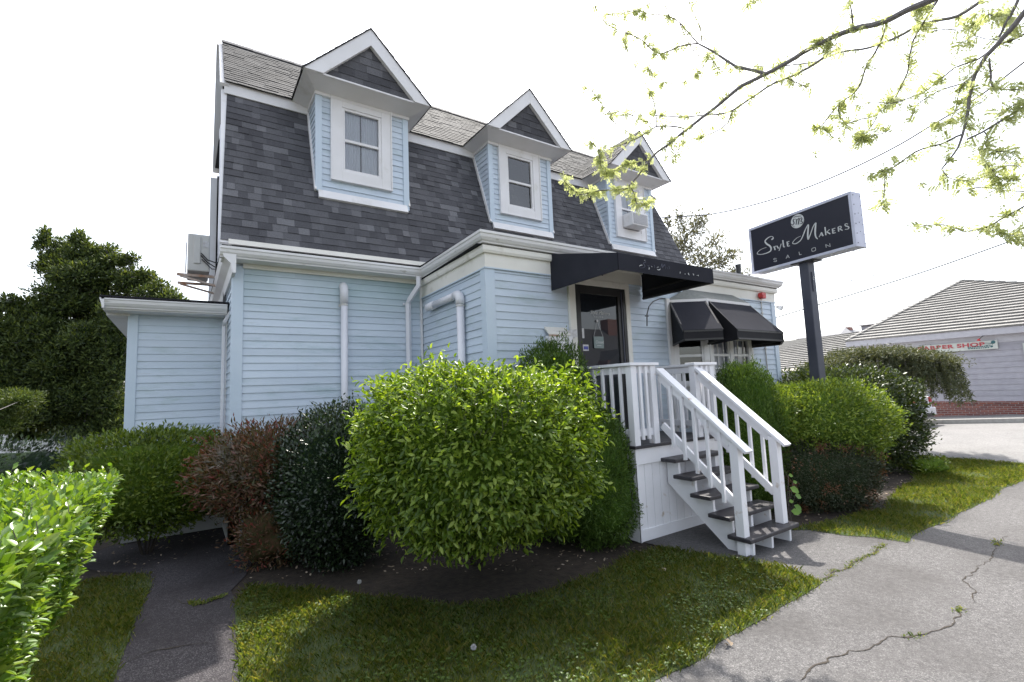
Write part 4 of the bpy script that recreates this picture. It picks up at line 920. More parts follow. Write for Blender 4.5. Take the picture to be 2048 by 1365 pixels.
# --- awnings
def awning(name, label, W, Fr, zt, zf, zb, wallz, frame=True, closed_left=True, mats=('canvas','canvas')):
    """W: two wall points (xy), Fr: two front points (xy); zt wall top, zf front top, zb bottom"""
    c = (np.array(W[0])+np.array(W[1]))/2
    t = thing(name, (c[0], c[1], zb), label, 'awning')
    w0, w1 = [np.array([*p, 0.]) for p in W]; f0, f1 = [np.array([*p, 0.]) for p in Fr]
    top = [w0+Z_*zt, w1+Z_*zt, f1+Z_*zf, f0+Z_*zf]
    mb = MB(); mb.poly(top)
    n = 12   # slightly sagging top
    mb2 = MB()
    for i in range(n):
        for j in range(6):
            q = []
            for a, b in ((i,j),(i+1,j),(i+1,j+1),(i,j+1)):
                s, r = a/n, b/6; p = (top[0]*(1-s)+top[1]*s)*(1-r)+(top[3]*(1-s)+top[2]*s)*r; q.append(p-Z_*.010*math.sin(math.pi*r)*(1+.3*math.sin(s*9)))
            mb2.poly(q)
    mb2.build('canopy', M[mats[0]], t)
    mb = MB(); mb.prism([f0+Z_*zf, f1+Z_*zf, f1+Z_*zb, f0+Z_*zb], (w0-f0)/np.linalg.norm(w0-f0)*.004); mb.build('valance', M[mats[1]], t)
    for a, b in ((w0,f0),(w1,f1)):
        mb = MB(); dr = (w1-w0)/np.linalg.norm(w1-w0)*.004; mb.prism([a+Z_*zt, b+Z_*zf, b+Z_*zb, a+Z_*wallz], dr if a is w0 else -dr); mb.build('side_panel', M[mats[1]], t)
    mb = MB()
    e = .02
    fr = [(w0+Z_*(wallz+e), f0+Z_*(zb+e)), (w1+Z_*(wallz+e), f1+Z_*(zb+e)), (f0+Z_*(zb+e), f1+Z_*(zb+e)), (f0+Z_*(zf-e), f1+Z_*(zf-e)), (w0+Z_*(zt-e), f0+Z_*(zf-e)), (w1+Z_*(zt-e), f1+Z_*(zf-e)), (w0+Z_*(zt-e), w0+Z_*wallz), (w1+Z_*(zt-e), w1+Z_*wallz)]
    ctr = (w0+w1+f0+f1)/4
    sh = lambda p: p+(np.array([ctr[0], ctr[1], p[2]])-p)*.025
    for a, b in fr: mb.bar(sh(a), sh(b), .026, .026)
    if frame:
        m0 = (w1+Z_*(wallz+.13)); m1 = (f1+Z_*(zf-.05)); mb.bar(sh(m0), sh(m1), .02, .02)
        for s in (.3, .62):
            p = w1*(1-s)+f1*s; mb.bar(sh(p+Z_*(wallz*(1-s)+zb*s+.01)), sh(p+Z_*(zt*(1-s)+zf*s-.02)), .022, .022)
    mb.build('frame', M['blackmetal'], t)
    return t
aw = awning('door_awning', 'long flat black canvas awning over the entrance door', ((4.12,YP-.035),(5.95,YP-.035)), ((4.12,3.87),(5.95,3.87)), 3.64, 3.335, 3.133, 3.125, mats=('canvas','canvas2'))
def vf(x, y):   # valance lettering remnants, traced crop -> world
    p = onY(1230+x/9.75, 500+y/9.75, 3.864); return np.array([p[0], 3.866, p[2]])
mb = MB()
strokes(mb, [([(475,322),(490,303),(512,295),(535,296)], [1,6,6,2]), ([(815,345),(832,334),(852,332)], 3), ([(818,375),(845,388),(870,384),(884,366)], [2,6,6,2]), ([(573,200),(585,203)], 5), ([(668,340),(664,380)], 3), ([(710,322),(722,325)], 5),
             ([(1268,422),(1272,440),(1266,462)], 3), ([(1355,468),(1375,470)], 4), ([(1428,448),(1436,482),(1450,486)], 4), ([(1515,462),(1535,478),(1530,495)], 4), ([(1592,492),(1610,500)], 3), ([(1622,486),(1628,510)], 4)], vf, -Y_, lift=.004)
mb.build('faded_lettering', M['signletter'], aw)
mb = MB()
strokes(mb, [([(585,215),(600,235),(560,250),(565,280),(585,320),(540,350),(470,345)], [2,5,6,6,6,4,2]), ([(625,300),(680,310)], 3), ([(652,305),(650,380)], 4), ([(700,300),(740,340)], 3), ([(765,290),(775,345)], 4), ([(890,350),(915,270),(925,345),(965,285),(985,370)], [2,6,6,6,2]), ([(1010,330),(1030,365)], 4), ([(1050,310),(1060,370)], 4)], vf, -Y_, lift=.0025)
mb.build('ghost_lettering', surf('ghost_letter', (.055,.06,.09), rough=.6), aw)
u1 = (np.array(bc)-np.array(bs)); u1 = u1/np.linalg.norm(u1); n1 = np.array([u1[1], -u1[0]])
s_ = np.array(bs)+n1*.04; c_ = np.array(bc)+n1*.04
awning('window_awning', 'narrow steep black awning on the left facet of the bay window', (s_-u1*-.01, c_-u1*.01), (s_+n1*.58+u1*.0, s_+n1*.58+u1*.60), 3.14, 2.60, 2.43, 2.40, frame=False, mats=('canvas2','canvas'))
awning('window_awning', 'wider steep black awning on the front facet of the bay window', ((7.12,4.77),(8.36,4.77)), ((7.03,4.25),(8.40,4.27)), 3.14, 2.60, 2.43, 2.40, frame=False, mats=('canvas2','canvas'))
awning('window_awning', 'rightmost end awning of the bay window, seen from its dark underside', ((8.42,4.80),(8.80,5.06)), ((8.43,4.27),(9.18,4.70)), 3.12, 2.60, 2.43, 2.40, frame=False, mats=('canvas','canvas'))
# --- small wall-mounted things
t = thing('mailbox', (4.2,YP,2.3), 'cream wall mailbox stuffed with mail beside the door', 'mailbox')
mb = MB(); mb.box((3.99,YP-.10,2.28), (4.405,YP-.014,2.50)); mb.build('box', M['white'], t, bevel=.006)
mb = MB(); mb.add([(3.98,YP-.105,2.51),(4.36,YP-.105,2.51),(4.36,YP-.014,2.60),(3.98,YP-.014,2.60),(3.98,YP-.105,2.53),(4.36,YP-.105,2.53),(4.36,YP-.014,2.63),(3.98,YP-.014,2.63)], [(0,3,2,1),(4,5,6,7),(0,1,5,4),(1,2,6,5),(2,3,7,6),(3,0,4,7)]); mb.build('lid', M['cream'], t)
mb = MB()
for k in range(5): mb.obox((4.20+.045*k,YP-.07-.006*k,2.50+.008*k), (.11,.0,.008*(k-2)), (0,.0025,0), (-.002*(k-2),0,.055)); 
mb.build('envelopes', M['paper'], t)
mb = MB(); mb.box((3.985,YP-.108,2.49), (4.15,YP-.10,2.515)); mb.build('rust_edge', M['rust'], t)
t = thing('alarm_box', (9.36,YP,3.45), 'small red alarm sounder on the frieze at the right corner', 'alarm')
mb = MB(); mb.box((9.30,YP-.12,3.385), (9.43,YP-.033,3.50)); mb.build('housing', M['redbox'], t, bevel=.01)
mb = MB(); mb.tube([(9.25,YP-.10,3.44),(9.29,YP-.10,3.44)], .045, 14); mb.tube([(9.28,YP-.10,3.44),(9.31,YP-.10,3.44)], .02, 10); mb.build('horn', M['redbox'], t)
t = thing('wall_conduit', (9.40,YP,1.0), 'thin grey conduit running down the wall below the red alarm', 'conduit')
mb = MB(); mb.tube([(9.40,YP-.025,3.38),(9.40,YP-.025,.9)], .011, 8); mb.build('pipe', M['acmetal'], t)
mb = MB()
for z in (3.1,2.4,1.7): mb.box((9.375,YP-.04,z), (9.425,YP-.013,z+.02))
mb.build('clip', M['acmetal'], t)
t = thing('floodlight', (9.9,YP+.1,3.2), 'white round floodlight on the right corner of the salon', 'lamp')
p = onY(1555,615,5.35)
mb = MB(); mb.tube([(9.88,5.35,p[2]+.02),(9.97,5.35,p[2]+.02)], .035, 10); mb.tube([(9.97,5.35,p[2]+.02),(p[0]-.05,5.32,p[2])], .012, 6); mb.build('arm', M['acmetal'], t)
mb = MB(); c = np.array([p[0],5.30,p[2]]); d = np.array([.2,-.8,-.35]); d /= np.linalg.norm(d); mb.tube([c-d*.08,c-d*.05,c,c+d*.05,c+d*.055], [.02,.045,.062,.07,.062], 14); mb.build('lamp_head', M['white'], t, smooth=False)
# hook bracket
t = thing('plant_hook', (6.45,YP,2.95), 'black curved iron hanging bracket on the wall left of the bay window', 'bracket')
mb = MB(); pz = [onY(x, y, YP-.14+ (x-1294)*.003) for x, y in ((1330,597),(1318,598),(1306,603),(1298,613),(1294,628),(1294,652))]
mb.tube([(pz[0][0],YP-.03,pz[0][2])]+[tuple(p) for p in pz], [.009]*7, 8); mb.build('arm', M['blackmetal'], t)
mb = MB(); q = onY(1293.5,632,YP-.14); mb.box((q[0]-.035,q[1]-.008,q[2]-.008), (q[0]+.035,q[1]+.008,q[2]+.008)); mb.build('clamp', M['blackmetal'], t)
# PVC vents
t = thing('vent_pipe', (1.915,YM-.08,0), 'tall straight white vent pipe with hooded top on the left blue wall', 'pipe')
px = 1.915
mb = MB(); mb.tube([(px,YM-.075,.3),(px,YM-.075,3.20)], .050, 16); mb.build('pipe', M['pvc'], t, smooth=True)
mb = MB(); mb.tube([(px,YM-.075,3.17),(px,YM-.075,3.36),(px,YM-.065,3.41),(px,YM-.03,3.44),(px,YM+.0,3.44)], [.060,.060,.062,.060,.058], 16); mb.build('hood', M['pvc'], t, smooth=True)
mb = MB(); mb.box((px-.062,YM-.02,3.13), (px+.062,YM-.014,3.165)); mb.tube([(px,YM-.075,3.135),(px,YM-.075,3.165)], .054, 16); mb.build('strap', M['acmetal'], t)
t = thing('vent_pipe', (3.0,5.8,0), 'white elbowed vent pipe with horizontal arm on the porch side wall', 'pipe')
A_ = np.array([3.135,5.83]); 
def pw(s, z): q = ps1-pu*s+pn*.075; return np.array([q[0], q[1], z])
mb = MB(); mb.tube([pw(.62,.3),pw(.62,3.02)], .052, 16); mb.build('pipe', M['pvc'], t, smooth=True)
mb = MB(); mb.tube([pw(.62,2.98),pw(.62,3.06),pw(.64,3.10),pw(.68,3.12),pw(.76,3.125)], .062, 16); mb.build('elbow', M['pvc'], t, smooth=True)
mb = MB(); mb.tube([pw(.70,3.125),pw(1.55,3.125)], .053, 16); mb.build('pipe', M['pvc'], t, smooth=True)
mb = MB(); mb.tube([pw(1.50,3.125),pw(1.75,3.125),pw(1.80,3.12)], [.062,.062,.045], 16); mb.build('cap', M['pvc'], t, smooth=True)
mb = MB(); mb.tube([pw(.62,2.95),pw(.62,2.965)], .058, 16); q = ps1-pu*.62; mb.build('strap', M['acmetal'], t)
t = thing('wall_vent', (1.7,YM-.03,1.3), 'small white louvred vent low on the left blue wall above the dark holly', 'vent')
a, b = onY(614,838,YM-.03), onY(650,866,YM-.03)
mb = MB(); mb.box((a[0],YM-.045,b[2]), (b[0],YM-.012,a[2])); mb.build('frame', M['pvc'], t, bevel=.004)
mb = MB()
for k in range(6): z = b[2]+.03+(a[2]-b[2]-.06)*k/5; mb.box((a[0]+.02,YM-.052,z-.004), (b[0]-.02,YM-.046,z+.004))
mb.build('louvre', M['acdark'], t)
# outdoor AC unit on brackets
t = thing('outdoor_ac_unit', (.1,9.2,3.7), 'beige outdoor air conditioning unit on rusty brackets high on the end wall', 'air conditioner')
mb = MB(); mb.box((-.03,8.95,3.86), (.27,9.75,4.46)); mb.build('casing', M['acmetal'], t, bevel=.02)
mb = MB(); mb.box((.05,8.93,3.98), (.14,8.949,4.42)); mb.build('service_cover', M['acmetal'], t, bevel=.006)
mb = MB(); mb.box((.17,8.944,4.25), (.25,8.949,4.36)); mb.build('label_plate', M['paper'], t)
mb = MB(); mb.tube([(-.04,9.35,4.16),(-.055,9.35,4.16)], .25, 24); mb.build('fan_grille', M['acdark'], t)
mb = MB()
for y in (9.02, 9.66): mb = MB(); mb.bar((-.16,y,3.80), (.5,y,3.80), .035, .04); mb.bar((-.12,y,3.78), (.5,y,3.62), .03, .03); mb.build('bracket', M['rust'], t)
mb = MB()
for a, b in ((.0,.0), (.02,-.04)):
    mb.tube([(.15,8.93,4.15+b),(.24,8.90,4.04+b),(.36,8.88,4.0+b*2),(.47,8.86,4.06+b)], .010, 6)
mb.tube([(.16,8.93,4.05),(.3,8.9,3.9),(.44,8.85,3.9),(.47,8.8,3.5)], .008, 6)
mb.build('cable', M['blackmetal'], t)

# ================================================================== DECK AND STEPS
DKX0, DKX1, DKY0, DKZ = 4.37, 6.02, 4.02, 1.09
deck = thing('entry_deck', (5.2,4.6,0), 'white wooden entry deck with black floor and steps in front of the salon door', 'deck')
mb = MB()
for i in range(9):
    y0 = DKY0-.03+i*.128; mb.box((DKX0-.03,y0,DKZ-.035), (DKX1+.03,y0+.124,DKZ))
mb.build('deck_floor', M['tread'], deck, bevel=.004)
mb = MB(); mb.box((DKX0,DKY0+.0,DKZ-.22), (DKX1,DKY0+.035,DKZ-.036)); mb.box((DKX0,DKY0+.036,DKZ-.22), (DKX0+.035,YP-.02,DKZ-.036)); mb.box((DKX1-.035,DKY0+.036,DKZ-.22), (DKX1,YP-.02,DKZ-.036)); mb.build('rim_board', M['deckwhite'], deck, bevel=.003)
mb = MB()
x = DKX0+.025; k = 0
while x < DKX1-.05: w = .135; mb.box((x,DKY0+.026,.05), (min(x+w-.005,DKX1-.02),DKY0+.045,DKZ-.221)); x += w
y = DKY0+.05
while y < YP-.06: w = .135; mb.box((DKX0+.024,y,.05), (DKX0+.045,min(y+w-.005,YP-.02),DKZ-.221)); mb.box((DKX1-.045,y,.05), (DKX1-.024,min(y+w-.005,YP-.02),DKZ-.221)); y += w
mb.box((DKX0+.05,DKY0+.05,.02), (DKX1-.05,YP-.03,DKZ-.3))
mb.build('skirt', M['deckwhite'], deck)
mb = MB(); mb.box((DKX0+.0,DKY0+.008,.0), (DKX1,DKY0+.025,.13)); mb.box((DKX0+.0,DKY0+.026,.0), (DKX0+.022,YP-.03,.13)); mb.build('base_board', M['deckwhite'], deck, bevel=.003)
mb = MB(); mb.box((DKX0-.004,DKY0-.004,.0), (DKX0+.024,DKY0+.007,DKZ-.222)); mb.box((DKX0-.004,DKY0-.004,0.), (DKX0-.001,DKY0+.05,DKZ-.222)); mb.build('corner_trim', M['deckwhite'], deck)
def post(x, y, z0, z1, w=.092): return box_part('post', (x-w/2,y-w/2,z0), (x+w/2,y+w/2,z1), M['deckwhite'], deck, bevel=.005)
PX = [4.42, 4.765, 5.625, 5.965]
for x in PX: post(x, 4.06, DKZ-.03, 2.03)
post(4.42, 5.06, DKZ, 2.03); post(5.965, 5.06, DKZ, 2.03)
# caps
box_part('rail_cap', (4.34,3.985,2.031), (4.845,4.135,2.066), M['deckwhite'], deck); box_part('rail_cap', (5.545,3.985,2.031), (6.045,4.135,2.066), M['deckwhite'], deck)
for a in (4.345, 5.895): box_part('rail_cap', (a,4.137,2.031), (a+.145,YP-.02,2.066), M['deckwhite'], deck)
for x in (4.42, 5.965):
    box_part('rail', (x-.019,4.107,1.94), (x+.019,5.013,2.030), M['deckwhite'], deck); box_part('rail', (x-.019,4.107,1.19), (x+.019,5.013,1.275), M['deckwhite'], deck)
    for k in range(6):
        y = 4.185+k*.15; s = -1 if x < 5 else 1
        box_part('baluster', (x+s*.020-(.034 if s < 0 else 0),y,1.15), (x+s*.020+(.034 if s > 0 else 0),y+.036,2.02), M['deckwhite'], deck)
for a, b in ((4.42,4.765),(5.625,5.965)):
    box_part('rail', (a+.047,4.041,1.94), (b-.047,4.079,2.030), M['deckwhite'], deck); box_part('rail', (a+.047,4.041,1.19), (b-.047,4.079,1.275), M['deckwhite'], deck)
    for k in range(2): x = a+.085+k*.105; box_part('baluster', (x,4.005,1.15), (x+.036,4.040,2.02), M['deckwhite'], deck)
# steps
TR = [(2.95,.185), (3.165,.366), (3.38,.547), (3.595,.728), (3.81,.909)]
SX0, SX1 = 4.80, 5.78
for i, (y, z) in enumerate(TR):
    mb = MB(); mb.box((SX0,y,z-.045), (SX1,y+.265,z)); mb.build('tread', M['tread'], deck, bevel=.010)
for x in (4.925, 5.285, 5.66):
    pl = []
    for (y, z) in TR: pl += [(y+.045,z-.046)] if not pl else [(y+.045,pl[-1][1]),(y+.045,z-.046)]
    pl += [(DKY0-.002,pl[-1][1])]
    pl = [(3.00,0),]+pl+[(DKY0-.002,.60),(3.28,0)]
    mb = MB(); mb.prism([(x-.019,a,b) for a, b in pl], (.038,0,0)); mb.build('stringer', M['deckwhite'], deck)
# newels and sloping rails
for x in (4.872, 5.645):
    z0 = 0.0 if x < 5 else .186
    post(x, 3.075, z0, 1.15, w=.096)
    s = -1 if x < 5 else 1
    a = np.array([x, 4.012, 1.985]); b = np.array([x, 2.93, 1.055]); mb = MB(); mb.bar(a, b, .135, .034); mb.build('rail_cap', M['deckwhite'], deck, bevel=.004)
    d = (b-a)/np.linalg.norm(b-a)
    a2, b2 = np.array([x,4.012,1.90]), np.array([x,3.125,1.14]); mb = MB(); mb.bar(a2, b2, .036, .10); mb.build('rail', M['deckwhite'], deck, bevel=.003)
    a3, b3 = np.array([x,4.012,1.30]), np.array([x,3.125,.51]); mb = MB(); mb.bar(a3, b3, .036, .085); mb.build('rail', M['deckwhite'], deck, bevel=.003)
    for k in range(5):
        y = 3.215+k*.152; zt = 1.14+(y-3.125)*.857; zb = .51+(y-3.125)*.89
        mb = MB(); xo = x+s*.036; mb.box((xo-.0175,y,zb-.085), (xo+.0175,y+.036,zt+.03)); mb.build('baluster', M['deckwhite'], deck, bevel=.003)

# ================================================================== PYLON SIGN
SD = np.array([.169,.986,0]); SD /= np.linalg.norm(SD); SN = np.array([-SD[1],SD[0],0])
sA = atD(1702,382,7.7); sB = atD(1717,495.4,7.7); q0 = sA[:2]
def sgn(x, y): return onV(x, y, q0, q0+SD[:2])
far = sgn(1497,456); Wd = (far-sA)@SD; z1, z0 = sA[2], sB[2]; Td = .24
def sp(u, v, w=0): return np.array([sA[0], sA[1], 0])+SD*u+Z_*v-SN*w
pl = thing('pylon_sign', (8.95,4.05,0), 'navy Style Makers Salon box sign on a tall grey pole', 'sign')
mb = MB(); cc = sp(Wd/2, (z0+z1)/2, Td/2); mb.obox(cc, SD*Wd/2, SN*Td/2, Z_*(z1-z0)/2); cab = mb.build('sign_cabinet', M['signframe'], pl, bevel=.008)
mb = MB(); fr_ = .045
for a, b, c, d in ((0,Wd,z0,z0+fr_), (0,Wd,z1-fr_,z1), (0,fr_,z0+fr_,z1-fr_), (Wd-fr_,Wd,z0+fr_,z1-fr_)):
    mb.obox(sp((a+b)/2,(c+d)/2,-.008), SD*(b-a)/2, SN*.009, Z_*(d-c)/2)
sub(mb, 'face_frame', M['signframe'], cab, bevel=.002)
mb = MB(); mb.obox(sp(Wd/2,(z0+z1)/2,-.001), SD*(Wd/2-fr_), SN*.002, Z_*((z1-z0)/2-fr_)); facep = sub(mb, 'sign_face', M['signblue'], cab)
def sf(cx, cy): return sgn(1490+cx/7.584, 380+cy/7.584)
def sf2(cx, cy): p = sf(cx, cy); return p+SN*.0035
LET = [([(405,752),(430,735),(425,710),(395,706),(350,728),(308,775),(330,815),(375,845),(398,880),(390,925),(330,958),(250,977),(192,970),(200,940),(250,900),(330,870)], [9,7,4,5,6,9,12,13,12,8,6,5,5,3,3,2]),
 ([(852,698),(790,728),(738,780),(728,812),(780,812),(845,765),(880,700),(915,610),(948,545),(966,530),(962,590),(955,680),(962,755)], [2,3,4,5,6,6,7,7,6,8,11,12,11]),
 ([(962,755),(1000,660),(1040,550),(1080,496)], [9,6,6,8]), ([(1080,496),(1072,570),(1068,650),(1078,710),(1106,745)], [9,12,12,10,6]),
 ([(428,868),(476,850)], 5), ([(448,860),(460,912)], 9), ([(486,846),(512,888)], 8), ([(553,815),(520,922)], 5), ([(577,762),(590,866)], 9), ([(590,868),(612,860)], 5),
 ([(642,784),(652,856)], 9), ([(642,790),(677,778)], 5), ([(646,824),(670,815)], 5), ([(654,856),(686,845)], 5),
 ([(1162,640),(1128,716)], 4), ([(1162,642),(1190,700)], 9), ([(1140,690),(1180,678)], 4), ([(1217,562),(1230,686)], 9), ([(1288,598),(1240,640)], 5), ([(1244,636),(1298,668)], 9),
 ([(1330,588),(1338,660)], 9), ([(1330,593),(1374,578)], 5), ([(1334,626),(1370,615)], 5), ([(1338,658),(1382,645)], 5),
 ([(1417,560),(1425,632)], 9), ([(1417,563),(1445,550),(1462,560),(1455,582),(1422,596)], [4,5,8,5,4]), ([(1440,592),(1484,614)], 8),
 ([(1566,520),(1545,511),(1520,524),(1530,545),(1560,552),(1580,570),(1565,592),(1520,598)], [5,4,6,8,9,8,5,4]),
 ([(482,1042),(455,1036),(438,1048),(452,1062),(476,1062),(484,1076),(468,1086),(438,1086)], 3.2), ([(652,984),(625,1040)], 3.2), ([(652,984),(677,1030)], 3.2), ([(634,1022),(670,1013)], 3.2),
 ([(822,936),(830,984)], 3.2), ([(830,984),(864,974)], 3.2), ([(1018,888),(1060,873),(1072,880),(1075,908),(1066,920),(1030,932),(1018,922),(1016,890)], 3.2), ([(1236,874),(1228,826)], 3.2), ([(1228,828),(1296,860)], 3.2), ([(1296,860),(1288,810)], 3.2)]
mb = MB(); strokes(mb, LET, sf2, SN, lift=.004); sub(mb, 'lettering', M['signletter'], cab)
mb = MB(); cpt = sf2(797,473); rr = .118; rs = np.linalg.norm(sf(797,473)-sf(797,578))
mb.prism([cpt+SD*math.cos(a)*rs*1.0+Z_*math.sin(a)*rs for a in np.linspace(0, 2*math.pi, 40)[:-1]], SN*.003); sub(mb, 'logo_disc', M['signletter'], cab)
mb = MB(); strokes(mb, [([(760,440),(735,455),(745,485),(750,505),(728,528),(700,520)], [3,6,7,7,4,3]), ([(735,430),(770,402),(815,400),(860,392)], [2,4,4,2]), ([(770,440),(790,450),(780,525)], [3,7,6]), ([(790,460),(820,430),(826,450),(812,525)], [3,4,8,6]), ([(826,450),(862,420),(868,440),(850,478)], [3,4,7,5]), ([(850,478),(876,485),(870,508),(835,510)], [4,6,5,3]), ([(700,505),(735,548),(760,560)], 2)], lambda x, y: sf2(x, y)+SN*.004, SN, lift=.003)
sub(mb, 'monogram', M['signblue'], cab)
mb = MB()
for v in np.linspace(z0+.06, z1-.06, 6):
    for w in (.03, Td-.03): mb.tube([sp(-.001,v,w), sp(-.006,v,w)], .008, 6)
for u in (.2, .8, 1.4):
    mb.tube([sp(-.0005,z0+.2+u*.25,.12), sp(-.004,z0+.2+u*.25,.12)], .007, 6)
sub(mb, 'rivet', M['pole'], cab)
pc = onV(1613,532, q0-SN[:2]*.12, q0-SN[:2]*.12+SD[:2]); pcx, pcy = pc[0], pc[1]
mb = MB(); w = .085; mb.obox((pcx,pcy,(z0)/2), SD*w, SN*w, Z_*(z0/2)); mb.build('pole', M['pole'], pl, bevel=.012)
mb = MB(); mb.obox((pcx,pcy,z0-.012), SD*.20, SN*.13, Z_*.011); mb.build('mounting_plate', M['blackmetal'], pl)
# scroll bracket
t = thing('scroll_bracket', (pcx,pcy-.1,3.1), 'thin white wrought iron scroll bracket bolted to the sign pole', 'bracket')
pb = np.array([pcx,pcy])
def bp_(x, y): return onV(x, y, pb, pb+SD[:2])
mb = MB()
e0, e1 = bp_(1632,578), bp_(1751,549)
mb.tube([e0, e1], .006, 6)
def scroll(c, r, turns, a0, sg=1, n=26): return [c+SD*(-math.cos(a0+sg*2*math.pi*turns*k/n))*r*(1-.8*k/n)+Z_*math.sin(a0+sg*2*math.pi*turns*k/n)*r*(1-.8*k/n) for k in range(n)]
for x, y, r, sg in ((1631,556,.055,1), (1638,571,.04,-1), (1703,558,.05,1), (1744,549,.055,1)): mb.tube(scroll(bp_(x, y), r, 1.6, 0, sg), .005, 5)
mb.build('scroll', M['pvc'], t)
mb = MB(); pf = bp_(1629,562); mb.obox(pb.tolist()+[ (bp_(1629,545)[2]+bp_(1629,580)[2])/2 ]-np.append(SD[:2]*.092,0), SD*.006, SN*.02, Z_*.17); mb.build('back_plate', M['pole'], t)

# ================================================================== SHRUBS
L_ = {}
L_['privet'] = leafmat('privet_leaf', [(.062,.125,.022), (.10,.19,.03), (.16,.265,.045), (.22,.30,.07)], trans=.36, rough=.33, spec=.5, tcol=(1.5,1.4,.35))
L_['burning'] = leafmat('burning_bush_leaf', [(.058,.105,.012), (.105,.175,.020), (.19,.28,.035), (.36,.45,.09)], trans=.38, rough=.38, spec=.45, tcol=(1.5,1.5,.4))
L_['azalea'] = leafmat('azalea_leaf', [(.050,.090,.012), (.10,.155,.018), (.18,.23,.030)], trans=.3, rough=.4, spec=.45)
L_['pieris'] = leafmat('reddish_pieris_leaf', [(.045,.060,.022), (.12,.060,.040), (.19,.11,.07), (.080,.085,.030), (.24,.045,.04)], trans=.25, rough=.45, patch=((.12,.115,.10), 1.6, .56))
L_['holly'] = leafmat('dark_holly_leaf', [(.011,.020,.012), (.020,.036,.017), (.036,.068,.022)], trans=.15, rough=.3, spec=.55)
L_['spruce'] = leafmat('dwarf_spruce_needles', [(.038,.080,.012), (.064,.120,.016), (.105,.175,.024)], trans=.22, rough=.6)
L_['green'] = leafmat('bright_azalea_leaf', [(.065,.115,.018), (.11,.18,.026), (.18,.26,.038), (.26,.33,.055)], trans=.33, rough=.42, spec=.4)
L_['darkhedge'] = leafmat('glossy_dark_hedge_leaf', [(.022,.036,.014), (.038,.060,.018), (.085,.12,.028)], trans=.25, rough=.42, spec=.45)
L_['brown'] = leafmat('winter_burnt_leaf', [(.022,.034,.016), (.032,.048,.02), (.05,.055,.03), (.040,.05,.024)], trans=.2, rough=.55, patch=((.20,.085,.045), 5.0, .55))
L_['yew'] = leafmat('yew_needles', [(.024,.042,.014), (.045,.072,.020), (.085,.125,.032), (.15,.19,.05)], trans=.33, rough=.55)
L_['yewlight'] = leafmat('light_yew_needles', [(.04,.065,.016), (.07,.105,.022), (.12,.16,.035)], trans=.3)
L_['locust'] = leafmat('young_locust_leaf', [(.40,.44,.20), (.50,.54,.29), (.60,.63,.40)], trans=.6, rough=.5, tcol=(1.05,1.05,.75))
L_['weeper'] = leafmat('weeping_needles', [(.055,.07,.035), (.085,.10,.05), (.13,.14,.075)], trans=.2, rough=.6)
L_['farfir'] = leafmat('pale_fir_needles', [(.09,.10,.075), (.14,.145,.11), (.19,.185,.14)], trans=.3, rough=.6)
L_['vine'] = leafmat('heart_vine_leaf', [(.12,.24,.04), (.18,.32,.06)], trans=.4)

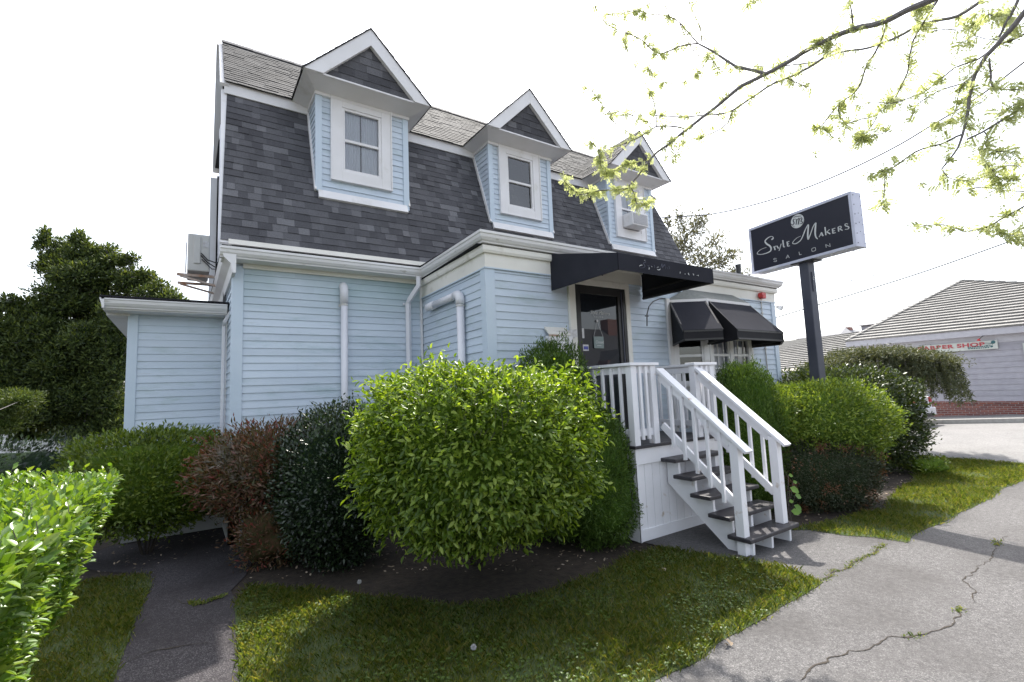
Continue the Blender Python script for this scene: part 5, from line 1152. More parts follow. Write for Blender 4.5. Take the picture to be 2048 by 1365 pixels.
# near privet hedge: a clipped slab whose right face leans back towards its foot
def hedge_near():
    x0, y0, y1, zt = -2.6, .9, 3.75, 1.40
    root = thing('privet_hedge', (-1.2,2.4,0), 'bright yellow green privet hedge in full sun at the left edge of the picture', 'hedge')
    def shx(x): return .66*max(0., -.32-x)
    def xr(z, y): return -.32-.50*(1-z/zt)**1.0-.03*(y1-y)
    n = 36000; t = RNG.random(n); P = np.empty((n, 3)); O = np.empty((n, 3))
    nt_ = int(n*.42)                                     # top
    y = RNG.uniform(y0, y1, n); z = RNG.uniform(.0, zt, n)
    top = np.arange(n) < nt_; end = np.arange(n) > n*.90
    X = np.where(top, RNG.uniform(x0, 0, n), 0)
    for i in range(n):
        if top[i]:
            xx = x0+(xr(zt, y[i])-x0)*RNG.random()**.8; bz = .06*mnoise.noise(Vector((xx*2.2, y[i]*2.2, 1)))+.03*mnoise.noise(Vector((xx*7, y[i]*7, 3)))
            P[i] = (xx, y[i]+shx(xx), zt+bz*.7-RNG.random()**2*.12); O[i] = (.1, .1, 1)
        elif end[i]:
            xe = x0+(xr(z[i], y1)-x0)*RNG.random(); P[i] = (xe, y1+shx(xe)+.05*mnoise.noise(Vector((z[i]*4, 1, 2)))-RNG.random()**2*.12, z[i]); O[i] = (.1, 1, .2)
        else:
            zz = zt*RNG.random()**.75; b = .10*mnoise.noise(Vector((y[i]*2.4, zz*2.4, 7)))+.07*mnoise.noise(Vector((y[i]*7, zz*7, 9))); b -= .10 if mnoise.noise(Vector((y[i]*5, zz*5, 21))) > .28 else 0
            P[i] = (xr(zz, y[i])+b-RNG.random()**2*.15, y[i], zz); O[i] = (1, 0, .15)
    D = O*.55+unit(n)*.8+np.array([.15, 0, .45]); Nn = O*.5+np.array([0,0,.9])+unit(n)*.45
    v = []; f = []
    for y_ in np.linspace(y0-.3, y1-.14, 8):
        v += [(x0,y_+shx(x0),0), (xr(0,y_)-.16,y_,0), (xr(.7,y_)-.16,y_,.7), (xr(zt,y_)-.17,y_,zt-.13), (x0,y_+shx(x0),zt-.13)]
    for i in range(7):
        for k in range(5): a = i*5+k; b = i*5+(k+1) % 5; f.append((a, b, b+5, a+5))
    f += [(4,3,2,1,0), tuple(35+k for k in range(5))]
    leaf_mesh('foliage', P, D, Nn, .042, width=.46, fold=.35, mat=L_['privet'], parent=root, six=True, extra=(v, f, CORE[L_['privet'].name]), droop=.08)
    mb = MB()   # shoots that stick out
    S, Dr, N2 = [], [], []
    for i in range(150):
        y_ = random.uniform(y0+.6, y1); xx = xr(zt, y_)-random.uniform(0, 2.0); h = random.uniform(.04, .11); lean = np.array([random.uniform(-.4,.5), random.uniform(-.4,.4), 1]); lean /= np.linalg.norm(lean)
        b = np.array([xx, y_+shx(xx), zt-.03]); mb.tube([b, b+lean*h], [.0018,.001], 4)
        for k in range(7):
            a = random.uniform(0, 6.28); S.append(b+lean*h*(k/6)); Dr.append(np.array([math.cos(a), math.sin(a), .8])); N2.append(np.array([0,0,1.])+np.random.default_rng(i*9+k).normal(size=3)*.3)
    mb.build('stem', M['twig'], root)['kind'] = 'stuff'
    leaf_mesh('shoot_leaves', np.array(S), np.array(Dr), np.array(N2), .036, width=.5, mat=L_['privet'], parent=root, six=True)
hedge_near()
shrub('privet_bush', 'small bright privet clump behind the near hedge at the far left edge', 'shrub', (-2.35,6.1,.75), (.55,.5,.72), L_['privet'], .045, 2500, seed=3.3)
# burning bush in front of the porch
bb = shrub('burning_bush', 'large rounded leafy green bush in front of the porch corner, sunlit on top', 'shrub', (2.27,4.08,1.20), (1.07,.70,.79), L_['burning'], .060, 25000, e=2.15, amp=.17, tier=1.25, taper=-.06, freq=1.5, seed=5.2,
      sb=(.32, .60), rot=R(-33), width=.42, up=-.05, fold=.3, six=True, depth=.24, stems=7, fray=.05, droop=.18, out=.8)
def sprigs(root, c, r, rot, n, mat, size, seed=1, zmin=.2):
    """thin arching shoots rising out of the crown"""
    rg = np.random.default_rng(seed); mb = MB(); S, Dr, N2 = [], [], []
    for i in range(n):
        a = rg.uniform(0, 2*math.pi); q = rg.uniform(.1, .95); el = math.acos(q); d = np.array([math.cos(a)*math.sin(el), math.sin(a)*math.sin(el), q])
        if d[2] < zmin: continue
        p = d*np.array(r)*.95; p = np.array([p[0]*math.cos(rot)-p[1]*math.sin(rot), p[0]*math.sin(rot)+p[1]*math.cos(rot), p[2]])+c
        g = d*.5+np.array([0,0,.8])+rg.normal(size=3)*.3; g /= np.linalg.norm(g); h = rg.uniform(.08, .20)
        pts = [p, p+g*h*.5, p+g*h+np.array([0,0,-.02])]; mb.tube(pts, [.0022,.0018,.001], 4)
        for k in range(9):
            t = k/8; pp = p+g*h*t; s = rg.normal(size=3); s -= g*(s@g); s /= np.linalg.norm(s); S.append(pp); Dr.append(s*.8+g*.5); N2.append(np.array([0,0,1.])+rg.normal(size=3)*.4)
    mb.build('shoot', M['twig'], root)['kind'] = 'stuff'; leaf_mesh('shoot_leaves', np.array(S), np.array(Dr), np.array(N2), size, width=.45, mat=mat, parent=root, six=True, droop=.1)['kind'] = 'stuff'
sprigs(bb, np.array([2.27,4.08,1.20]), (1.07,.70,.79), R(-33), 300, L_['burning'], .05, 4)
shrub('azalea_bush', 'flat topped olive green azalea in front of the left shed wall', 'shrub', (-.36,7.66,.86), (.82,.55,.57), L_['azalea'], .055, 17000, e=3.8, amp=.13, seed=8.1, width=.38, up=.4, stems=6)
shrub('pieris_bush', 'reddish brown and grey twiggy pieris between the azalea and the dark holly', 'shrub', (.86,6.55,.98), (.72,.60,.50), L_['pieris'], .065, 13000, e=2.3, amp=.28, freq=2.2, seed=2.6, width=.28, up=.35, stems=6, depth=.35)
shrub('pieris_bush', 'low dull red pieris skirt growing at the path edge below the reddish bush', 'shrub', (.86,6.2,.32), (.42,.35,.34), L_['pieris'], .055, 2200, e=2.2, amp=.3, seed=4.6, width=.28, up=.35)
shrub('holly_bush', 'dark glossy holly bush left of the large green bush', 'shrub', (1.44,5.72,.84), (.60,.52,.81), L_['holly'], .042, 20000, e=2.5, amp=.14, seed=6.4, width=.5, up=.3, depth=.2)
shrub('dwarf_spruce', 'dome topped dwarf spruce rising behind the right shoulder of the large bush', 'conifer', (3.74,4.70,1.19), (.55,.42,1.12), L_['spruce'], .042, 28000, e=2.9, amp=.16, freq=2.6, seed=1.7, width=.26, up=.5, depth=.14, taper=.10, fray=.02)
shrub('dwarf_spruce', 'low dwarf spruce spilling against the left corner of the entry deck', 'conifer', (4.02,4.30,.78), (.40,.36,.78), L_['spruce'], .042, 18000, e=2.4, amp=.2, freq=2.6, seed=4.7, width=.26, up=.5, depth=.14, taper=.16, fray=.02)
shrub('dwarf_spruce', 'rounded dwarf spruce just right of the steps, bright along its top', 'conifer', (6.66,4.03,.98), (.46,.45,1.03), L_['spruce'], .042, 28000, e=2.9, amp=.12, freq=2.8, seed=3.9, width=.26, up=.5, depth=.14, taper=.10, fray=.02)
shrub('azalea_bush', 'small light yellow green azalea squeezed between the spruce and the big clipped bush', 'shrub', (7.20,3.92,1.22), (.42,.38,.46), L_['green'], .046, 8000, e=2.3, amp=.2, seed=9.3, width=.4, stems=5)
gb = shrub('azalea_bush', 'big clipped bright green azalea in front of the sign pole', 'shrub', (8.02,3.58,1.14), (.92,.60,.56), L_['green'], .050, 22000, e=2.8, amp=.12, tier=.7, seed=7.7, rot=R(-30), width=.4, up=.4, stems=7)
sprigs(gb, np.array([8.02,3.58,1.14]), (.92,.60,.56), R(-30), 70, L_['green'], .035, 8)
shrub('burnt_azalea_bush', 'low rounded dark bush with brown burnt leaves right of the steps', 'shrub', (7.50,3.52,.42), (.80,.52,.46), L_['brown'], .032, 26000, e=2.7, amp=.10, seed=2.2, rot=R(-30), width=.4, up=.3, depth=.16)
shrub('clipped_hedge', 'tall dark glossy hedge behind the sign pole with a sunlit top', 'hedge', (10.66,4.40,.98), (1.32,.64,.92), L_['darkhedge'], .060, 30000, e=3.4, amp=.10, seed=5.9, rot=R(-36), width=.5, up=.35)
shrub('low_plants', 'small leafy groundcover clump at the foot of the dark hedge', 'plant', (11.3,3.35,.12), (.55,.28,.16), L_['azalea'], .04, 900, e=2, amp=.4, seed=4.4)
# pinnate sprig leaning over the path
t = thing('young_ash_sprig', (.1,6.7,0), 'light green sprig with drooping leaflets leaning over the dark path', 'plant')
mb = MB(); S, Dr, N2 = [], [], []
for (x0, y0, x1, y1, d) in ((445,985,378,1000,6.6), (450,965,395,985,6.7), (440,1000,395,1030,6.5), (455,950,410,962,6.8)):
    a, b = atD(x0, y0, d), atD(x1, y1, d-.15); mb.tube([a, (a+b)/2+np.array([0,0,.03]), b], [.004,.003,.002], 5)
    for k in range(9):
        q = a+(b-a)*k/8+np.array([0,0,.03*math.sin(math.pi*k/8)]); ax = (b-a)/np.linalg.norm(b-a); s = np.cross(ax, [0,0,1]); s /= np.linalg.norm(s)
        for sg in (-1, 1): S.append(q); Dr.append(s*sg+ax*.6+np.array([0,0,-.35])); N2.append(np.array([0,-.3,1.]))
a = atD(445, 985, 6.6); mb.tube([(a[0]+.1,a[1]+.1,0), (a[0]+.06,a[1]+.05,.5), tuple(a)], [.01,.008,.004], 6); mb.build('stem', M['twig'], t)
leaf_mesh('leaflets', np.array(S), np.array(Dr), np.array(N2), .085, width=.33, mat=L_['vine'], parent=t, droop=.2)
# heart-leaved vine beside the steps
t = thing('heart_leaf_vine', (6.1,3.25,0), 'heart shaped light green vine leaves beside the bottom step', 'plant')
mb = MB(); S, Dr, N2 = [], [], []; prev = None
for x, y in ((1582,1022),(1592,1018),(1578,1003),(1590,990),(1580,975),(1577,950),(1586,965),(1588,1010)):
    q = onY(x, y, 3.12); S.append(q); Dr.append(np.array([random.uniform(.2,1), -.4, random.uniform(-.4,.2)])); N2.append(np.array([-.4,-.8,.6]))
    mb.tube([(6.12,3.22,0), ((q[0]+6.12)/2,3.2,q[2]*.5), tuple(q)], .003, 5)
mb.build('stem', M['twig'], t); leaf_mesh('leaves', np.array(S), np.array(Dr), np.array(N2), .085, width=.85, mat=L_['vine'], parent=t, fold=.15, droop=.1)

# ================================================================== TREES
def tree(name, label, cat, base, trunk_h, clumps, leaf, size, per, limb_r=.12, width=.3, group=None, up=.5, limb=True, core=False, shell=.35):
    """clumps: [(centre, radii, weight)]"""
    root = thing(name, base, label, cat, group); b = np.array(base, float)
    P, D, N2 = [], [], []; vs, fs = [], []
    for (c, r, w) in clumps:
        c = np.array(c, float); r = np.array(r, float); n = int(per*w); d = unit(n); sd = float(c.sum())
        rad = lump(d, sd, .75, 2.4)*(1-shell*RNG.random(n)**1.3)
        p = d*rad[:, None]*r+c; P.append(p); D.append(d*.8+unit(n)*.8+np.array([0,0,up])); N2.append(d+unit(n)*.6+np.array([0,0,.4]))
        if core:
            nu, nv = 14, 9
            hd = np.array([(math.sin(math.pi*i/nv)*math.cos(2*math.pi*j/nu), math.sin(math.pi*i/nv)*math.sin(2*math.pi*j/nu), math.cos(math.pi*i/nv)) for i in range(nv+1) for j in range(nu)])
            hv = hd*(lump(hd, sd, .75, 2.4)*(1-shell*1.1))[:, None]*r*core+c; off = len(vs); vs += [tuple(q) for q in hv]
            fs += [(off+i*nu+j, off+i*nu+(j+1) % nu, off+(i+1)*nu+(j+1) % nu, off+(i+1)*nu+j) for i in range(nv) for j in range(nu)]
    leaf_mesh('crown', np.vstack(P), np.vstack(D), np.vstack(N2), size, width=width, mat=leaf, parent=root, six=False, fold=.2, extra=(vs, fs, CORE[leaf.name]) if core else None)
    top = np.array([b[0], b[1], b[2]+trunk_h]); mb = MB()
    mb.tube([b, b+(top-b)*.5+np.array([.05,.03,0]), top], [limb_r*1.5, limb_r*1.15, limb_r*.7], 10); mb.build('trunk', M['bark'], root)
    if limb:
        mb = MB()
        for (c, r, w) in clumps:
            c = np.array(c, float); s = b+(top-b)*random.uniform(.45, 1.0); m_ = (s+c)/2+np.array([random.uniform(-.2,.2), random.uniform(-.2,.2), .1])
            mb.tube([s, m_, c], [limb_r*.5, limb_r*.3, limb_r*.1], 6)
            for k in range(5):
                q = c+unit(1)[0]*np.array(r)*.9; mb.tube([c, (c+q)/2+unit(1)[0]*.08, q], [limb_r*.16, limb_r*.1, limb_r*.03], 4)
        mb.build('limb', M['bark'], root)
    return root
def tufted(cl, k=7, f=.46, seed=2):
    rg = np.random.default_rng(seed); out = []
    for c, r, w in cl:
        c = np.array(c, float); r = np.array(r, float); out.append((c, r*.74, w*.35))
        for _ in range(k):
            d = rg.normal(size=3); d /= np.linalg.norm(d); d[1] = -abs(d[1])*.8 if rg.random() < .6 else d[1]
            ff = f*rg.uniform(.75, 1.2); out.append((c+d*r*.74+np.array([0,0,.03]), r*ff*np.array([1.1,1.1,.8]), w*.16))
    return out
def px_clumps(lst, dep, ydep=.8):
    out = []
    for (x, y, rx, ry, *rest) in lst:
        d = dep+(rest[0] if rest else 0); c = atD(x, y, d); s = d/FPX
        out.append((c, (rx*s, rx*s*ydep, ry*s), (rx*ry)/2500))
    return out
# big yew behind the shed: one tall tree and lower neighbours
tree('yew_tree', 'tall ragged dark yew with two leaning tops behind the left shed', 'tree', tuple(atD(215,800,12.8)*np.array([1,1,0])), 3.4,
     tufted(px_clumps([(103,508,30,34),(84,482,14,26),(125,548,42,34),(165,508,28,36),(157,478,13,22),(215,532,42,38),(262,565,40,30),(262,518,13,16),(200,570,70,45),(310,590,34,26),(345,600,25,14),(150,620,65,50),(215,640,60,45),(130,600,40,35,-.5),(250,640,50,40,-.5),(180,690,70,45,-.5),(120,700,60,50),(235,720,60,60,-.3),(200,780,85,60),(150,830,80,40,.5),(240,830,50,45,.3),(200,860,90,45),(110,850,60,40,1),(245,690,30,60,-.6),(235,880,60,35)], 11.5)),
     L_['yew'], .085, 3600, limb_r=.06, width=.34, core=.72, shell=.42, group='yew trees behind the shed')
tree('yew_tree', 'broad dark yew filling the far left edge behind the hedge', 'tree', tuple(atD(20,800,11.4)*np.array([1,1,0])), 2.6,
     tufted(px_clumps([(30,640,60,45),(70,660,55,50),(10,700,60,60),(60,720,65,55),(20,610,30,22),(95,740,60,60),(30,780,70,50),(90,800,60,50),(-50,680,60,90),(20,850,80,45,.5),(120,870,60,30,2.5),(-10,900,60,40)], 10.8)),
     L_['yew'], .085, 3600, limb_r=.06, width=.34, core=.72, shell=.42, group='yew trees behind the shed')
tree('yew_tree', 'low light green yew bough in front of the dark trees at the far left', 'tree', (-3.3,8.6,0), 1.2,
     px_clumps([(15,810,45,26),(45,800,30,20),(5,845,40,22),(-40,820,50,40)], 8.8), L_['yewlight'], .055, 4200, limb_r=.03, core=.75)
shrub('dark_hedge', 'low black green hedge in deep shade under the yews', 'hedge', (-2.9,10.4,.50), (2.3,.7,.90), L_['holly'], .065, 12000, e=2.6, seed=1.1)
# pale fir behind the house at the right
tree('fir_tree', 'airy grey green fir rising behind the right end of the mansard roof', 'tree', (15.6,16.8,0), 5.5,
     px_clumps([(1345,500,26,40),(1370,490,35,45),(1400,520,42,38),(1440,525,38,30),(1390,455,30,28),(1360,440,16,30),(1430,480,30,22),(1465,510,22,16),(1470,545,22,12),(1335,445,10,26),(1405,440,18,20),(1420,560,50,18)], 21),
     L_['farfir'], .16, 1500, limb_r=.12, width=.26, shell=.85)
tree('small_tree', 'small green treetop peeking over the porch gutter beside the sign', 'tree', (19,13,0), 3.5,
     px_clumps([(1495,548,14,9),(1475,552,16,7),(1506,540,9,9),(1452,550,10,6)], 21), L_['farfir'], .12, 1500, limb_r=.08, shell=.8)
# weeping tree across the verge: arching boughs with hanging tassels
def weeper():
    c = atD(1757, 735, 11.6); base = np.array([c[0], c[1], 0.])
    root = thing('weeping_tree', tuple(base), 'wide umbrella shaped grey green weeping conifer beside the street', 'tree')
    mb = MB(); mb.tube([base, base+[.05,0,1.0], base+[0,0,1.9]], [.13,.10,.07], 10); mb.build('trunk', M['bark'], root)
    rg = np.random.default_rng(3); P, D, N2 = [], [], []; mb = MB()
    rt = _R.copy(); rt[2] = 0; rt /= np.linalg.norm(rt); dp = np.array([-rt[1], rt[0], 0])
    for i in range(300):
        a = rg.uniform(0, 2*math.pi); q = rg.uniform(.15, 1)**.6; ex = 1.62*q*math.cos(a); ey = 1.1*q*math.sin(a)
        top = 2.38-.12*max(ex, 0)-.28*(ex/1.85)**2*1.0-.2*(ey/1.1)**2+rg.uniform(-.08,.08) - (.12 if ex < -.8 else 0)
        s = base+[0,0,1.75]; e = base+rt*ex+dp*ey+[0,0,top]; m_ = (s+e)/2+[0,0,.22]
        if i % 3 == 0: mb.tube([s, m_, e], [.03,.02,.008], 5)
        L = rg.uniform(.35, 1.05)*(1 if ex > -.6 else .55); steps = int(L/.045)
        dr = (rt*ex*.25+dp*ey*.2); p = e.copy()
        for k in range(steps):
            p = p+np.array([dr[0]*.035, dr[1]*.035, -.045*(min(1, k/4+.15))])+rg.normal(size=3)*.006
            for j in range(7): P.append(p+rg.normal(size=3)*.018); D.append(rg.normal(size=3)*.8+np.array([0,0,-.7])); N2.append(rg.normal(size=3))
            if i % 5 == 0 and k % 4 == 0: mb.tube([p, p+np.array([0,0,-.2])], .005, 4)
        for j in range(60): P.append(e+rg.normal(size=3)*np.array([.12,.12,.05])); D.append(rg.normal(size=3)+np.array([0,0,-.2])); N2.append(rg.normal(size=3))
    mb.build('bough', M['bark'], root)
    leaf_mesh('crown', np.array(P), np.array(D), np.array(N2), .075, width=.24, mat=L_['weeper'], parent=root)
weeper()

# ---- honey locust: trunk outside the frame, boughs arching in from the upper right
def locust():
    base = np.array([8.6,-.75,0.]); root = thing('honey_locust', tuple(base), 'honey locust with bare arching branches and fresh yellow green leaves at the upper right', 'tree')
    def dep(x, k=0): return 6.9-(x-1150)/900*2.7+k
    def W(x, y, k=0): return atD(x, y, dep(x, k))
    c5 = lambda l: [(1100+a/2.16, b/2.16) for a, b in l]
    c6 = lambda l: [(1600+a/3.25, b/3.25) for a, b in l]
    br = [ # (points, start radius px, end radius px, depth offset, leafiness)
     (c5([(1700,-20),(1560,35),(1440,95),(1310,125),(1130,205),(1030,268),(930,320),(830,370),(720,460),(640,520),(540,600),(440,680),(380,760),(330,815)]), 8.5, 2.0, 0, .25),
     (c5([(930,318),(860,300),(800,285),(740,245),(680,210),(640,188)]), 4.5, 2.0, 0, .15),
     (c5([(640,188),(560,200),(480,232),(440,215),(400,175),(330,140),(250,110),(215,60),(190,20)]), 2.0, .8, 0, .35),
     (c5([(640,188),(570,110),(515,70),(440,60),(385,45),(320,55),(240,60)]), 1.8, .7, .1, .35),
     (c5([(655,180),(650,120),(620,60),(600,-10)]), 1.5, .8, .1, .2), (c5([(515,70),(500,30),(490,-10)]), 1.6, .9, .1, .2),
     (c5([(455,0),(380,45),(320,62),(240,62)]), 1.2, .6, .2, .1), (c5([(560,100),(600,190),(640,240),(680,235),(670,280),(620,330),(560,360),(490,355),(440,320),(420,280)]), 1.3, .6, .1, .25),
     (c5([(690,240),(720,290),(770,320)]), 1.2, .6, .1, .3),
     (c5([(1880,-10),(1760,70),(1620,100),(1500,160),(1380,205),(1260,225),(1150,265),(1050,280),(960,290),(880,285)]), 4.5, 1.0, .5, .25),
     (c5([(1250,205),(1180,250),(1120,290),(1040,330),(940,375),(860,430),(790,475),(720,495),(640,500),(560,505),(470,500),(380,495),(290,500),(230,490)]), 3.4, .8, .3, .22),
     (c5([(790,475),(770,530),(700,575),(620,600),(560,610)]), 1.8, .8, .3, .3), (c5([(580,555),(520,545),(460,545),(400,585),(340,615),(270,635),(230,640)]), 2.0, .8, .1, .3),
     (c5([(460,545),(450,440),(410,360),(370,290),(330,210),(315,160)]), 1.3, .6, .1, .25), (c5([(460,545),(380,510),(300,480),(260,510),(320,560),(350,580)]), 1.0, .6, .1, .2),
     (c5([(290,500),(230,460),(180,390),(140,400)]), 1.2, .6, .2, .45),
     (c5([(330,815),(290,820),(230,822),(180,830),(130,840),(90,810),(60,780)]), 2.0, .8, 0, .9), (c5([(340,800),(365,840),(375,880),(420,870)]), 1.8, .8, 0, .9),
     (c5([(430,690),(370,700),(310,720),(240,750),(215,700),(210,640),(150,600)]), 1.5, .7, 0, .8), (c5([(540,600),(500,640),(520,690),(560,640)]), 1.2, .6, 0, .5),
     (c5([(1030,340),(1080,365),(1120,375)]), 1.2, .6, .2, .5), (c5([(1240,185),(1210,210),(1180,160),(1160,190)]), 1.5, .8, 0, .9),
     (c5([(1310,120),(1305,60),(1290,0)]), 2.4, 1.2, 0, .5),
     (c6([(565,160),(540,230),(490,340),(430,430),(400,530),(350,610),(270,660),(200,740),(140,820),(100,830)]), 2.6, 1.2, .2, .5),
     (c6([(255,680),(260,760),(310,800),(400,775),(480,760),(530,710),(600,640)]), 1.8, 1.0, .2, .7), (c6([(500,760),(440,850),(390,900),(350,945)]), 1.4, .7, .2, .8),
     (c6([(400,900),(470,880),(560,860)]), 1.0, .6, .2, .9), (c6([(150,820),(200,880),(250,905),(300,820)]), 1.1, .6, .2, .4), (c6([(180,870),(110,950),(95,1030)]), .9, .5, .2, .2),
     (c6([(900,-10),(800,150),(740,260),(710,370),(700,470),(660,550),(620,640)]), 2.8, 1.3, .4, .45),
     (c6([(880,0),(830,60),(780,40),(740,110)]), 1.4, .8, .3, .9),
     (c6([(1500,30),(1400,150),(1290,280),(1210,370),(1140,480),(1110,590),(1090,700),(1060,870),(1000,1000),(920,1100)]), 7.5, 1.8, -.2, .3),
     (c6([(1430,-30),(1380,80),(1290,240)]), 4.0, 3.0, -.1, .5), (c6([(1290,290),(1160,380),(1010,440),(930,500),(820,590),(700,640),(600,670),(470,665),(340,690)]), 2.2, .9, 0, .3),
     (c6([(1460,220),(1330,280),(1250,310)]), 3.0, 2.6, -.1, .1), (c6([(1140,470),(1060,540),(930,580),(830,630),(760,690),(720,780)]), 2.0, .8, 0, .35),
     (c6([(1230,380),(1240,480),(1250,560),(1310,580),(1460,575)]), 2.4, 1.2, -.2, .35), (c6([(1260,580),(1200,650),(1120,710)]), 1.4, .9, -.1, .3),
     (c6([(1060,870),(960,920),(850,950),(750,985),(680,1040),(600,1090),(550,1150),(550,1240),(530,1340)]), 2.6, .8, 0, .4), (c6([(600,1090),(540,1110),(450,1130)]), 1.2, .7, 0, .8),
     (c6([(1470,690),(1330,770),(1180,860),(1080,910)]), 3.2, 2.4, -.2, .4), (c6([(1200,860),(1220,900),(1210,950),(1260,980),(1330,985),(1456,950)]), 1.8, .9, -.2, .55),
     (c6([(920,1100),(960,1155),(1080,1170),(1200,1150),(1300,1080),(1456,1080)]), 1.3, .8, 0, .35), (c6([(950,1160),(880,1200),(790,1190)]), 1.1, .6, 0, .6),
     (c6([(1110,1225),(1200,1215),(1300,1235),(1456,1245)]), 1.6, 1.2, .2, .3), (c6([(1020,1240),(1060,1230),(1110,1225)]), 1.2, .7, .2, 1.0),
     (c6([(870,200),(960,190),(1060,200),(1120,160),(1150,90),(1240,0)]), 1.2, .9, .3, .5), (c6([(1030,290),(1080,270),(1120,230),(1200,250),(1290,265)]), 1.2, .9, .2, .45),
     (c6([(1110,500),(1040,580),(1020,680),(980,780),(900,800),(850,790)]), 1.2, .7, 0, .6), (c6([(1290,760),(1360,700),(1456,650)]), 1.6, 1.2, -.2, 1.0),
     (c6([(1220,90),(1290,110),(1380,80)]), 1.3, 1.0, .1, 1.2), (c5([(2080,1010),(1990,1015),(1930,1000)]), 1.4, .8, .1, 1.0), (c5([(2080,870),(1980,930),(1860,990),(1780,998),(1700,970),(1580,980)]), 2.2, .8, .1, .55),
     (c5([(2060,770),(1960,780),(1880,700),(1850,640)]), 1.3, .8, .1, .8), (c5([(860,10),(900,-10)]), 1, .8, 0, 1.5),
    ]
    rg = np.random.default_rng(12); P, D, N2 = [], [], []
    hub = np.array([8.3,-.55,5.2])
    for bi, (pts, r0, r1, k, lf) in enumerate(br):
        # densify
        q = []
        for i in range(len(pts)-1):
            p0, p1, p2, p3 = [np.array(pts[max(0, min(len(pts)-1, j))], float) for j in (i-1, i, i+1, i+2)]
            L = np.linalg.norm(p2-p1); ns = max(2, int(L/14))
            for s in range(ns): t = s/ns; q.append(.5*((2*p1)+(-p0+p2)*t+(2*p0-5*p1+4*p2-p3)*t*t+(-p0+3*p1-3*p2+p3)*t**3))
        q.append(np.array(pts[-1], float)); n = len(q); mb = MB(); wp = []; rad = []
        kk = k+.25*mnoise.noise(Vector((bi*1.7, .3, 0)))*0
        for i, p in enumerate(q):
            t = i/(n-1); d = dep(p[0], kk); w = atD(p[0], p[1], d)+np.array([mnoise.noise(Vector((i*.45, bi, 1))), mnoise.noise(Vector((i*.45, bi, 2))), mnoise.noise(Vector((i*.45, bi, 3)))])*.012*(0 if i in (0,) else 1)
            wp.append(w); rad.append(max((r0+(r1-r0)*t)*(.76 if r0 > 3 else .8), .8)*d/FPX)
        mb.tube(wp, rad, 7 if r0 > 3 else 5); mb.build('branch' if r0 > 1.7 else 'twig', M['bark'] if r0 > 3 else M['twig'], root)
        # spurs with pinnate leaves
        tot = sum(np.linalg.norm(wp[i+1]-wp[i]) for i in range(n-1)); nl = int(tot*66*lf)+1
        for _ in range(nl):
            i = rg.integers(int(n*.15) if n > 6 else 0, n); b = wp[i]+rg.normal(size=3)*.008
            dirv = rg.normal(size=3)*.7+np.array([0,0,-.35]); dirv /= np.linalg.norm(dirv)
            for c_ in range(rg.integers(1, 4)):
                dv = dirv+rg.normal(size=3)*.55; dv /= np.linalg.norm(dv); L = rg.uniform(.06, .13); side = np.cross(dv, rg.normal(size=3)); side /= np.linalg.norm(side); upn = np.cross(dv, side)
                for s in range(8):
                    pp = b+dv*L*(s+1)/8+np.array([0,0,-.015*(s/8)**2])
                    for sg in (-1, 1): P.append(pp); D.append(side*sg+dv*.45); N2.append(upn)
        if lf > .2:
            for _ in range(int(tot*5)):
                i = rg.integers(0, n); a = wp[i]; e = a+rg.normal(size=3)*.045; 
                pass
    leaf_mesh('leaves', np.array(P), np.array(D), np.array(N2), .030, width=.46, mat=L_['locust'], parent=root, six=False, fold=.1)
    mb = MB(); mb.tube([base, base+[.03,.02,1.6], base+[-.05,.1,3.4], hub], [.24,.20,.17,.14], 14); mb.build('trunk', M['bark'], root)
    for tgt, r in ((W(1895,-12), .040), (W(2070,10,-.2), .042), (W(1980,-12,.5), .02), (W(2060,220,-.1), .014), (W(2052,212,-.2), .012)):
        mb = MB(); mid = (hub+tgt)/2+np.array([0,0,.35]); mb.tube([hub, mid, tgt], [r*2.4, r*1.6, r], 8); mb.build('limb', M['bark'], root)
locust()

# ================================================================== BEYOND THE STREET
BX = 24.3
def bw(x, y, X=BX): return onX(x, y, X)
eL, eR = bw(1691,687), bw(2048,646); bt = bw(1857,803.7)
sh_ = thing('barber_shop', (BX,6,0), 'grey shingled barber shop with brick base and pale tiled hip roof across the street', 'building')
yl, yr = eL[1]-.35, -1.2; ez = (eL[2]+eR[2])/2; bz = bt[2]
mb = MB(); mb.box((BX+.35,yr,-.8), (BX+.6,yl,ez)); mb.box((BX+.6,yr,-.8), (BX+9,yl,ez-.1)); wallp = mb.build('wall', M['greywall'], sh_)
mb = MB(); siding(mb, [(yr,bz),(yl,bz),(yl,ez-.45),(yr,ez-.45)], (BX+.34,0,0), Y_, Z_, -X_, course=.205, proj=.02); sub(mb, 'shake_siding', M['greywall'], wallp)
mb = MB(); mb.box((BX+.27,yr-.02,-.8), (BX+.36,yl+.02,bz)); sub(mb, 'brick_base', M['brick'], wallp)
mb = MB()
k = yr
while k < yl: mb.box((BX+.25,k,bz-.10), (BX+.38,k+.062,bz+.005)); k += .072
sub(mb, 'brick_cap', M['brick'], wallp)
mb = MB(); mb.box((BX+.02,yr-.35,ez-.24), (BX+.06,yl+.35,ez)); mb.box((BX+.06,yr-.35,ez-.24), (BX+.34,yl+.30,ez-.21)); mb.box((BX+.30,yr,ez-.52), (BX+.335,yl,ez-.24)); mb.build('fascia', M['farwhite'], sh_)
apx = onX(1925,562,BX+5.4)
